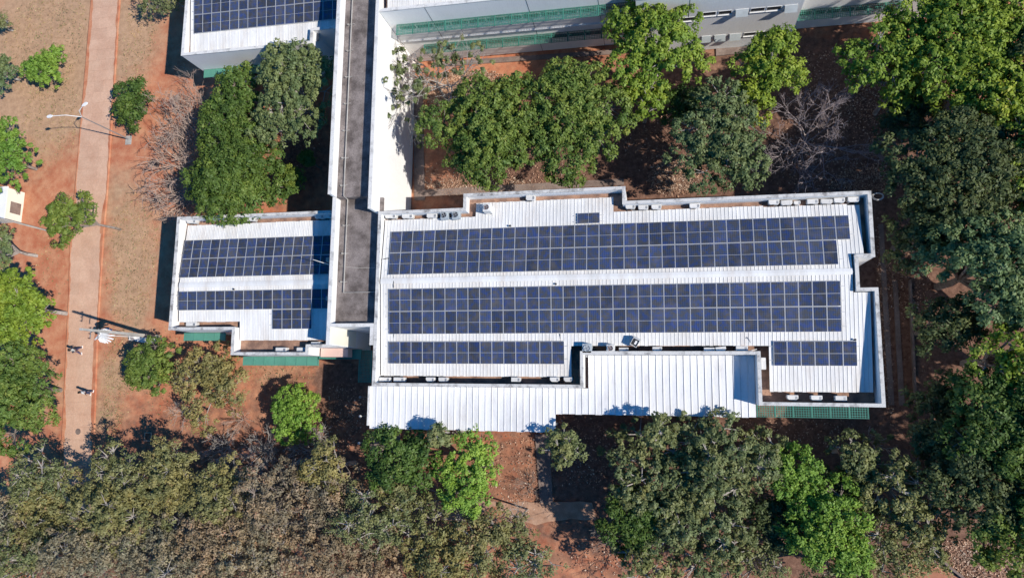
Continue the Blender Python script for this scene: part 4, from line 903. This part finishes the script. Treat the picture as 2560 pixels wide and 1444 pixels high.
# ------------------------------------------------------------------ people
def person(base, face, label, shirt, trouser, stride, bag=None):
    t = thing('person', label, 'person', base, rz=face)
    def skin_obj(name, V, E, Rd, mt, sub=1):
        me = bpy.data.meshes.new(name); me.from_pydata(V, E, []); o = bpy.data.objects.new(name, me); C.objects.link(o)
        md = o.modifiers.new('s', 'SKIN'); 
        for i, r in enumerate(Rd): me.skin_vertices[0].data[i].radius = (r, r)
        me.skin_vertices[0].data[0].use_root = True
        sb = o.modifiers.new('u', 'SUBSURF'); sb.levels = sub; sb.render_levels = sub
        bpy.context.view_layer.update(); dg = bpy.context.evaluated_depsgraph_get(); m2 = bpy.data.meshes.new_from_object(o.evaluated_get(dg)); bpy.data.objects.remove(o)
        m2.materials.clear(); m2.materials.append(mt); m2.polygons.foreach_set('use_smooth', [True] * len(m2.polygons)); return m2
    s = stride  # +y is forward
    V = [(0, 0, .95), (0, 0, 1.15), (0, 0, 1.38), (0, .01, 1.48), (0, .03, 1.60), (0, .03, 1.70),
         (.17, 0, 1.40), (.21, -s * .5, 1.14), (.20, -s * .7 + .1, .90), (-.17, 0, 1.40), (-.21, s * .5, 1.14), (-.20, s * .7 + .1, .90),
         (.09, 0, .90), (.10, s * .55, .50), (.10, s * .8, .09), (.10, s * .8 + .14, .05), (-.09, 0, .90), (-.10, -s * .35, .50), (-.10, -s * .95, .12), (-.10, -s * .95 + .12, .05),
         (0, .10, 1.60)]
    Ed = [(0, 1), (1, 2), (2, 3), (3, 4), (4, 5), (2, 6), (6, 7), (7, 8), (2, 9), (9, 10), (10, 11), (0, 12), (12, 13), (13, 14), (14, 15), (0, 16), (16, 17), (17, 18), (18, 19), (4, 20)]
    Rd = [.13, .12, .13, .055, .09, .075, .06, .042, .028, .06, .042, .028, .085, .058, .038, .035, .085, .058, .038, .035, .02]
    # hands: palm and five fingers each
    for hb, sx in ((8, 1), (11, -1)):
        w_ = Vector(V[hb]); palm = w_ + Vector((0, .01, -.08)); V.append(tuple(palm)); Rd.append(.026); pi_ = len(V) - 1; Ed.append((hb, pi_))
    body = skin_obj('body', V, Ed, Rd, M_skin)
    bmx = bmesh.new(); bmx.from_mesh(body)
    fb = MB()
    for hb, sx in ((8, 1), (11, -1)):
        pm_ = Vector(V[hb]) + Vector((0, .01, -.08))
        for j, L in enumerate((.07, .08, .075, .06)):
            o = pm_ + Vector((0, -.025 + .017 * j, -.01)); k1 = o + Vector((0, .004, -L * .6)); k2 = k1 + Vector((-sx * .012, .01, -L * .45)); fb.path([o, k1, k2], .009, .006, 6)
        o = pm_ + Vector((0, .02, .02)); fb.path([o, o + Vector((-sx * .015, .03, -.03)), o + Vector((-sx * .02, .035, -.06))], .01, .007, 6)
    fm = fb.mesh('f', M_skin); bmx.from_mesh(fm); bmx.to_mesh(body); bmx.free(); put('body', body, t, local=True)
    put('shirt', skin_obj('shirt', [V[1], V[2], V[6], V[7], V[9], V[10], (0, 0, .98)], [(0, 1), (1, 2), (2, 3), (1, 4), (4, 5), (0, 6)], [.155, .165, .085, .062, .085, .062, .15], shirt), t, local=True)
    put('trousers', skin_obj('trousers', [(0, 0, .96), V[12], V[13], (V[14][0], V[14][1], .14), V[16], V[17], (V[18][0], V[18][1], .17)], [(0, 1), (1, 2), (2, 3), (0, 4), (4, 5), (5, 6)], [.15, .11, .08, .06, .11, .08, .06], trouser), t, local=True)
    put('hair', skin_obj('hair', [(0, -.01, 1.63), (0, .0, 1.72), (0, -.05, 1.56)], [(0, 1), (0, 2)], [.10, .085, .07], M_hair), t, local=True)
    for i in (14, 18):
        m = MB(); x, y, z = V[i]; m.box(x - .05, x + .05, y - .07, y + .2, 0.0, .09); put('shoe', m.mesh('shoe', M_white, bevel=.02), t, local=True)
    if bag: put('backpack', skin_obj('backpack', [(0, -.2, 1.10), (0, -.2, 1.32)], [(0, 1)], [.14, .13], bag), t, local=True)
    return t
person(W(206, 876, .07), 0.3, 'person walking on the path in grey top and indigo trousers with dark backpack', M_shirtg, M_jeans2, .36, M_bag)
person(W(231, 980, .07), 2.9, 'person walking down the path in loose white shirt and blue trousers', M_shirtw, M_jeans, .2)

# ------------------------------------------------------------------ trees
T = tree
T('bright', 118, 165, 60, 2.9, 'small bright green tree alone on dry grass at top left', 11, dens=1.0)
T('sage', 8, 180, 50, 3.2, 'grey green tree cut by the left edge beside the small bright tree', 12)
T('olive', 2, 60, 30, 2.4, 'sparse olive shrub at the left edge near the top', 13, dens=.8, name='shrub', cat='shrub')
T('olive', 430, -8, 80, 3.6, 'sparse olive tree crossing the top edge beside the path', 14, ax=1.3, ay=.6, dens=.8)
T('deep', 335, 262, 60, 3.0, 'compact dark green tree between the path and the bare shrub', 15)
T('bright', 12, 395, 88, 6.0, 'bright green tree at the left edge above the kiosk', 16)
T('mid', 182, 548, 66, 4.0, 'young green tree overhanging the middle of the path', 17, dens=1.05, trunk_off=(3.4, -.6))
T('sage', 12, 622, 62, 6.0, 'pale dusty green tree at the left edge below the kiosk', 18)
T('lime', 60, 770, 104, 8.0, 'big yellow green flowering tree at the left edge', 19, ay=.85, dens=1.1)
T('mid', 42, 975, 125, 8.0, 'big deep green tree at the lower left edge', 20, dens=1.1)
T('mid', 608, 240, 66, 6.6, 'dark green tree under the awning of the top left building', 21)
T('sage', 742, 252, 118, 8.5, 'pale round leafed tree touching the corridor wall', 22, ay=1.12, dens=1.05)
T('deep', 600, 335, 90, 7.5, 'mid green tree between the pale tree and the bare shrub', 23)
T('deep', 605, 455, 122, 8.0, 'broad dark green tree just above the left solar building', 24, ax=1.02, ay=.75, dens=1.15)
T('mid', 776, 404, 17, 3.5, 'tiny star shaped treetop in the shade by the corridor', 25, name='shrub', cat='shrub')
T('mid', 733, 455, 34, 3.5, 'small shaded tree between dark green tree and corridor', 26)
T('mid', 1235, 335, 140, 10.0, 'broad courtyard tree with green clumped crown, left of the pair', 31, ay=.92, dens=1.12)
T('mid', 1430, 310, 142, 9.5, 'broad courtyard tree with green clumped crown, right of the pair', 32, ay=1.05, dens=1.12)
T('lime', 1640, 130, 120, 9.5, 'tall yellow green tree in front of the window bay', 33, ay=1.15, dens=1.05)
T('lime', 1610, 255, 55, 7.0, 'thin lower yellow green crown beneath the tall yellow green tree', 34, dens=.8)
T('lime', 1912, 175, 92, 7.5, 'yellow green tree right of the window bay', 35, ay=1.0)
T('lime', 1880, 255, 60, 6.5, 'lower yellow green tree touching the grey green tree', 36, dens=.9)
T('sage', 1800, 360, 122, 8.0, 'grey green dense tree above the main roof right half', 37, ay=1.15, dens=1.15)
T('deep', 1690, 270, 60, 5.0, 'dark low tree between the courtyard pair and the grey green tree', 38)
T('lime', 2190, 150, 105, 9.0, 'spreading yellow green tree left part of the top right grove', 39, dens=.75)
T('lime', 2380, 110, 175, 10.0, 'largest yellow green tree at the top right', 40, dens=1.1)
T('lime', 2480, 250, 130, 9.5, 'yellow green tree on the right edge near the top', 41, dens=1.0)
T('dark', 2350, 820, 85, 8.0, 'dark tree shading the red soil gap right of the main building', 95)
T('lime', 2230, 230, 60, 7.0, 'thin yellow green tree with pink soil showing through', 42, dens=.55)
T('dark', 2290, 300, 90, 6.0, 'dark shaded tree beneath the top right grove', 43)
T('dark', 2370, 450, 155, 11, 'very dark green tree right of the building corner', 44, dens=1.1)
T('dark', 2290, 590, 95, 8.5, 'very dark tree beside the east wall notch', 45, ax=.8)
T('teal', 2445, 680, 140, 11.5, 'blue green tree at the right edge mid height', 46, dens=1.1)
T('dark', 2540, 520, 70, 7.0, 'dark tree cut by the right edge above the blue green tree', 47)
T('lime', 2505, 900, 105, 10.0, 'yellow tipped green tree at the right edge below the blue green tree', 48, dens=.8)
T('deep', 2490, 1060, 125, 10.5, 'green tree with yellow tips at the lower right edge', 49)
T('dark', 2430, 1180, 130, 9, 'dark green tree low on the right side', 50)
T('mid', 2510, 1320, 115, 9.0, 'mid green tree in the bottom right corner', 51)
T('grey', 1660, 1180, 150, 8.2, 'grey green tree with pale forked limbs, left in lower grove', 61, dens=.9)
T('grey', 1795, 1140, 130, 9.6, 'grey green tree with rosette leaves touching the porch roof edge', 162, ay=.8, dens=1.0)
T('grey', 1760, 1310, 130, 7.5, 'grey green tree at the bottom edge of lower grove', 63)
T('deep', 1590, 1280, 85, 6.5, 'mid green tree at left side of the lower grove', 64)
T('grey', 2215, 1215, 95, 7.5, 'sparse grey green tree with long pale twigs below the green sunshade', 65, dens=.75)
T('grey', 2120, 1140, 60, 7.0, 'small grey green crown with bare stems under the green sunshade', 66, dens=.5)
T('olive', 2230, 1370, 120, 6.5, 'olive grey tree at the bottom edge right of the bright tree', 67, dens=1.1)
T('bright', 1975, 1170, 75, 7.5, 'bright green tree upper one in the lower grove', 68)
T('bright', 2060, 1320, 118, 8.0, 'large bright green tree lower one in the lower grove', 69, ax=.85, ay=1.05)
T('deep', 1015, 1145, 90, 8.6, 'dark green tree under the porch left end', 70, ay=1.05)
T('vivid', 1190, 1175, 88, 8.8, 'vivid yellow green tree right of the dark one by the porch', 71, ay=1.25, dens=1.1)
T('grey', 1412, 1112, 50, 9.3, 'small grey green shrub by the grey paving strip', 72, dens=.9, name='shrub', cat='shrub')
T('khaki', 540, 958, 104, 4.4, 'olive green low tree with thin leaves between path and building', 73, dens=.85)
T('mid', 385, 915, 70, 3.6, 'yellow green tree with crooked pale limbs near the path', 74, dens=1.1)
T('dark', 2340, 1010, 80, 6.0, 'low dark tree in the shade between building corner and right grove', 52, dens=.8)
T('lime', 2640, 420, 150, 11.5, 'unseen tall tree added for shade beyond the right edge, upper one', 53)  # this and the next six: out of view, added to shade the right side
T('teal', 2680, 760, 170, 12.0, 'unseen tall tree added for shade beyond the right edge, middle one', 54)
T('deep', 2660, 1060, 150, 11.5, 'unseen tall tree added for shade beyond the right edge, lower one', 55)
T('dark', 2720, 560, 140, 12, 'unseen tall tree added for shade farther beyond the right edge, first', 56)
T('dark', 2740, 930, 150, 12, 'unseen tall tree added for shade farther beyond the right edge, second', 57)
T('deep', 2700, 1270, 150, 11, 'unseen tall tree added for shade farther beyond the right edge, third', 58)
T('dark', 2650, 200, 150, 11, 'unseen tall tree added for shade farther beyond the right edge, topmost', 59)
T('dark', 1940, 1290, 85, 6.0, 'dark green tree between the grey green and big bright trees', 80)
T('olive', 1890, 1410, 90, 6.0, 'olive tree at the bottom edge left of the big bright tree', 81)
T('olive', 2100, 1440, 90, 6.0, 'olive tree at the bottom edge under the big bright tree', 82)
T('grey', 2290, 1300, 90, 7.0, 'grey green tree beside the low curved wall', 83, dens=.9)
T('dark', 2120, 1210, 70, 6.0, 'dark low tree between the bright tree and bare stems', 84)
T('grey', 1620, 1400, 80, 6.5, 'grey green tree low at the left of the bottom grove', 85, dens=.9)
T('grey', 1900, 1130, 60, 7.0, 'grey green crown above the upper bright tree', 86, dens=.8)
T('dark', 2350, 1130, 90, 7.0, 'dark tree in the lower right shade near the low wall', 87, dens=.9)
T('grey', 1645, 1072, 42, 10.2, 'small raised grey green crown shading the porch roof', 88, dens=.9)
T('grey', 1120, 1085, 30, 9.6, 'spiky treetop just below the porch roof left half', 89, dens=1.0)
T('round', 748, 1033, 72, 3.6, 'round dense bright green shrub on red soil', 75, name='shrub', cat='shrub', nl=14, hf=.5)
# the mixed brown and khaki wood along the bottom
wood = [('khaki', 130, 1290, 100), ('dusty', 30, 1330, 95), ('olive', 120, 1180, 75), ('khaki', 300, 1275, 100), ('olive', 60, 1420, 90), ('dusty', 210, 1400, 100), ('khaki', 440, 1200, 88), ('dusty', 390, 1370, 110),
        ('khaki', 570, 1240, 80), ('brown', 560, 1350, 95), ('brown', 690, 1235, 80), ('dusty', 640, 1430, 100), ('dusty', 700, 1350, 85), ('brown', 840, 1245, 85), ('khaki', 830, 1170, 55), ('brown', 820, 1370, 95),
        ('olive', 940, 1290, 85), ('brown', 960, 1390, 90), ('olive', 1080, 1310, 90), ('khaki', 1120, 1410, 95), ('khaki', 1230, 1350, 95), ('olive', 1330, 1420, 75), ('dusty', 470, 1440, 90), ('olive', 310, 1185, 75), ('khaki', 1000, 1230, 50)]
words = ['leafy', 'thin', 'ragged', 'dense', 'spreading', 'rounded']
cold = {'khaki': 'yellowish khaki', 'dusty': 'grey brown', 'olive': 'olive green', 'brown': 'reddish brown', 'deep': 'dark green'}
def where(x, y):
    v = 'upper edge' if y < 1260 else ('middle' if y < 1370 else 'lower edge')
    hh = ['far left', 'left', 'left of centre', 'centre', 'right of centre', 'right end'][min(5, int(x / 235))]
    return v, hh
cnt = {}
for i, (k, x, y, r) in enumerate(wood):
    v, hh = where(x, y); key = (k, v, hh); cnt[key] = cnt.get(key, 0) + 1
    lab = '%s tree at the %s of the wood, %s%s' % (cold[k], v, hh, '' if cnt[key] == 1 else ', nearer the middle')
    T(k, x, y, r * 1.18, 6.6 + (i * 37 % 17) / 9, lab, 200 + i, dens=.8, ax=1.0, ay=.95, group='trees of the wood along the bottom')
for i, (x, y, r, lb) in enumerate([(200, 1340, 60, 'bare grey crown among khaki trees in left part of the wood'), (500, 1290, 55, 'bare grey crown between khaki and brown trees of the wood'), (740, 1310, 60, 'bare twiggy crown in the middle of the brown trees'), (900, 1330, 50, 'bare twiggy crown right of the brown trees of the wood'), (1290, 1300, 60, 'half bare crown at the right end of the wood'), (100, 1390, 50, 'bare pale crown near the bottom left corner')]):
    bare_tree(x, y, r, 7.4, lb, 400 + i, M_barkl, n0=9, lv=4, r0=.07, th=.5, flat=1.1)
# bare and half bare ones
bare_tree(2030, 330, 108, 6.0, 'leafless grey tree with star of bare branches in courtyard', 301, mat('mauve_bark', (0.40, 0.34, 0.33), 0.95, scale=3, col2=(0.24, 0.19, 0.18)), n0=8, lv=5, r0=.12)
bare_tree(462, 405, 118, 4.2, 'bare pale branched shrub leaning toward the path', 302, M_barkt, n0=15, lv=4, dirb=(-.4, 0), r0=.12, th=.1)
bare_tree(470, 285, 88, 3.6, 'fine twigged brown shrub above the bare pale shrub', 303, M_barkt, n0=16, lv=4, r0=.08, th=.1)
bare_tree(440, 495, 62, 3.0, 'small bare shrub near the corner of the left building', 304, M_barkt, n0=12, lv=4, r0=.09, th=.1)
bare_tree(775, 1120, 55, 2.8, 'dense bare shrub below the round green shrub', 305, M_barkl, n0=18, lv=4, r0=.09, th=.08)
bare_tree(640, 1130, 55, 2.6, 'grey bare shrub at the top edge of the brown wood', 306, M_barkl, n0=14, lv=4, r0=.08, th=.08)
bare_tree(545, 1120, 42, 2.6, 'small bare shrub left of the grey bare shrubs', 307, M_barkl, n0=12, lv=4, r0=.08, th=.08)
bare_tree(450, 1030, 36, 1.8, 'low bare twigs on red soil below the olive tree', 308, M_barkl, n0=12, lv=3, r0=.045, th=.08)
bare_tree(590, 1050, 36, 1.8, 'low bare twigs on red soil left of the round shrub', 309, M_barkt, n0=12, lv=3, r0=.045, th=.08)
bare_tree(1060, 170, 130, 9.5, 'half bare grey tree leaning over the white corridor wall', 310, M_barkl, n0=8, lv=4, leafy=150, leafkind='grey', name='sparse_tree', r0=.13)
bare_tree(1320, 1215, 34, 2.0, 'small bare bush beside the grey paving strip', 311, M_bark, n0=9, lv=3, r0=.04, th=.08)
bare_tree(1600, 1400, 110, 6.0, 'nearly bare tree throwing twiggy shadow at the bottom', 312, M_bark, n0=7, lv=4, r0=.08)
bare_tree(2210, 1110, 70, 8.0, 'tall bare stems with tufts of leaves by the green sunshade', 313, M_barkl, n0=6, lv=2, leafy=9, leafkind='grey', name='sparse_tree', flat=1.6)
bare_tree(2530, 20, 60, 5.0, 'brown bare twigs in the top right corner', 314, M_bark, n0=9, lv=4)

# ------------------------------------------------------------------ fallen leaves
def litter(name, regs, seed, size, z=.02):
    rng = np.random.default_rng(seed); V = []; TT = []
    for (px, py, rx, ry, n) in regs:
        p = W(px, py, 0); s = ppm(px, py, 0); a = rng.random(n) * 2 * math.pi; r = np.sqrt(rng.random(n)) * (0.8 + .3 * rng.random(n))
        x = p.x + r * np.cos(a) * rx / s; y = p.y + r * np.sin(a) * ry / s; pos = np.stack([x, y, z + .03 * rng.random(n)], 1)
        nor = rng.normal(size=(n, 3)) * .35; nor[:, 2] = 1; nor /= np.linalg.norm(nor, axis=1, keepdims=True); t = np.cross(nor, rng.normal(size=(n, 3))); t /= np.linalg.norm(t, axis=1, keepdims=True); b = np.cross(nor, t)
        sz = size * (.6 + .8 * rng.random(n)); L = (sz * .75)[:, None]; Wd = (sz * .45)[:, None]
        V.append(np.stack([pos - t * L, pos + b * Wd, pos + t * L, pos - b * Wd], 1)); TT.append(rng.random(n))
    V = np.concatenate(V); TT = np.concatenate(TT); keep = np.ones(len(V), bool); c = V.mean(1)
    for P_ in (mo, lo, nbo, no_, [(-26, 3), (-21.6, 3), (-21.6, 60), (-26, 60)]):
        xs = [q[0] for q in P_]; ys = [q[1] for q in P_]; keep &= ~((c[:, 0] > min(xs) - .1) & (c[:, 0] < max(xs) + .1) & (c[:, 1] > min(ys) - .1) & (c[:, 1] < max(ys) + .1))
    V = V[keep]; TT = TT[keep]
    return tag(put(name, quads_mesh(name, V, TT, LM['litter'])), 'dry fallen leaves scattered on the red soil under the trees', 'leaf litter', kind='stuff')
litter('leaf_litter', [(1150, 215, 110, 45, 6500), (1050, 250, 60, 60, 1500), (1180, 465, 150, 25, 1500), (1250, 430, 230, 60, 900), (1690, 440, 70, 50, 2000), (1650, 330, 130, 100, 700), (2080, 380, 170, 120, 1300), (2060, 180, 100, 60, 500), (2200, 250, 120, 60, 1300),
        (2170, 450, 90, 40, 800), (2210, 800, 14, 260, 600), (2270, 700, 60, 100, 500), (1450, 1130, 110, 90, 700), (1300, 1180, 90, 100, 500), (1950, 1080, 250, 40, 400), (2440, 1400, 110, 50, 1500), (700, 330, 120, 120, 400), (860, 1040, 60, 90, 500), (1600, 1400, 200, 60, 600), (2545, 400, 30, 40, 400)], 9, .10)

def dry_grass():
    rng = np.random.default_rng(77); V = []; TT = []
    for (px, py, rx, ry, n) in [(110, 100, 120, 150, 3400), (345, 90, 55, 130, 1100), (330, 650, 70, 190, 2300), (290, 960, 40, 130, 1800), (130, 300, 90, 120, 1500), (460, 930, 120, 160, 900), (130, 640, 50, 160, 700), (700, 930, 90, 40, 500)]:
        p = W(px, py, 0); sc_ = ppm(px, py, 0); a = rng.random(n) * 2 * math.pi; r = np.sqrt(rng.random(n))
        # tufts gather in loose groups
        gx = rng.normal(size=(max(6, n // 14), 2)); gi = rng.integers(0, len(gx), n)
        x = p.x + r * np.cos(a) * rx / sc_ ; y = p.y + r * np.sin(a) * ry / sc_; x = np.round(x * .7) / .7 * .25 + x * .75 + gx[gi, 0] * .25; y = y + gx[gi, 1] * .25
        sz = .05 + .12 * rng.random(n) ** 2; an = rng.random(n) * 6.28; pos = np.stack([x, y, np.full(n, .0)], 1)
        t = np.stack([np.cos(an), np.sin(an), np.zeros(n)], 1); upv = np.stack([rng.normal(size=n) * .9, rng.normal(size=n) * .9, np.ones(n)], 1); upv /= np.linalg.norm(upv, axis=1, keepdims=True)
        L = (sz * .6)[:, None]; H = (sz * .6)[:, None]; pos[:, 2] += .0
        V.append(np.stack([pos - t * L, pos + t * L, pos + t * L * .6 + upv * H, pos - t * L * .6 + upv * H], 1)); TT.append(rng.random(n))
    tag(put('dry_grass', quads_mesh('dry_grass', np.concatenate(V), np.concatenate(TT), leaf_mat('dry_grass', (0.22, 0.16, 0.085), (0.50, 0.38, 0.20), (0.20, 0.22, 0.08), .1))), 'short dry grass tufts on the bare ground beside the path', 'grass', kind='stuff')
dry_grass()
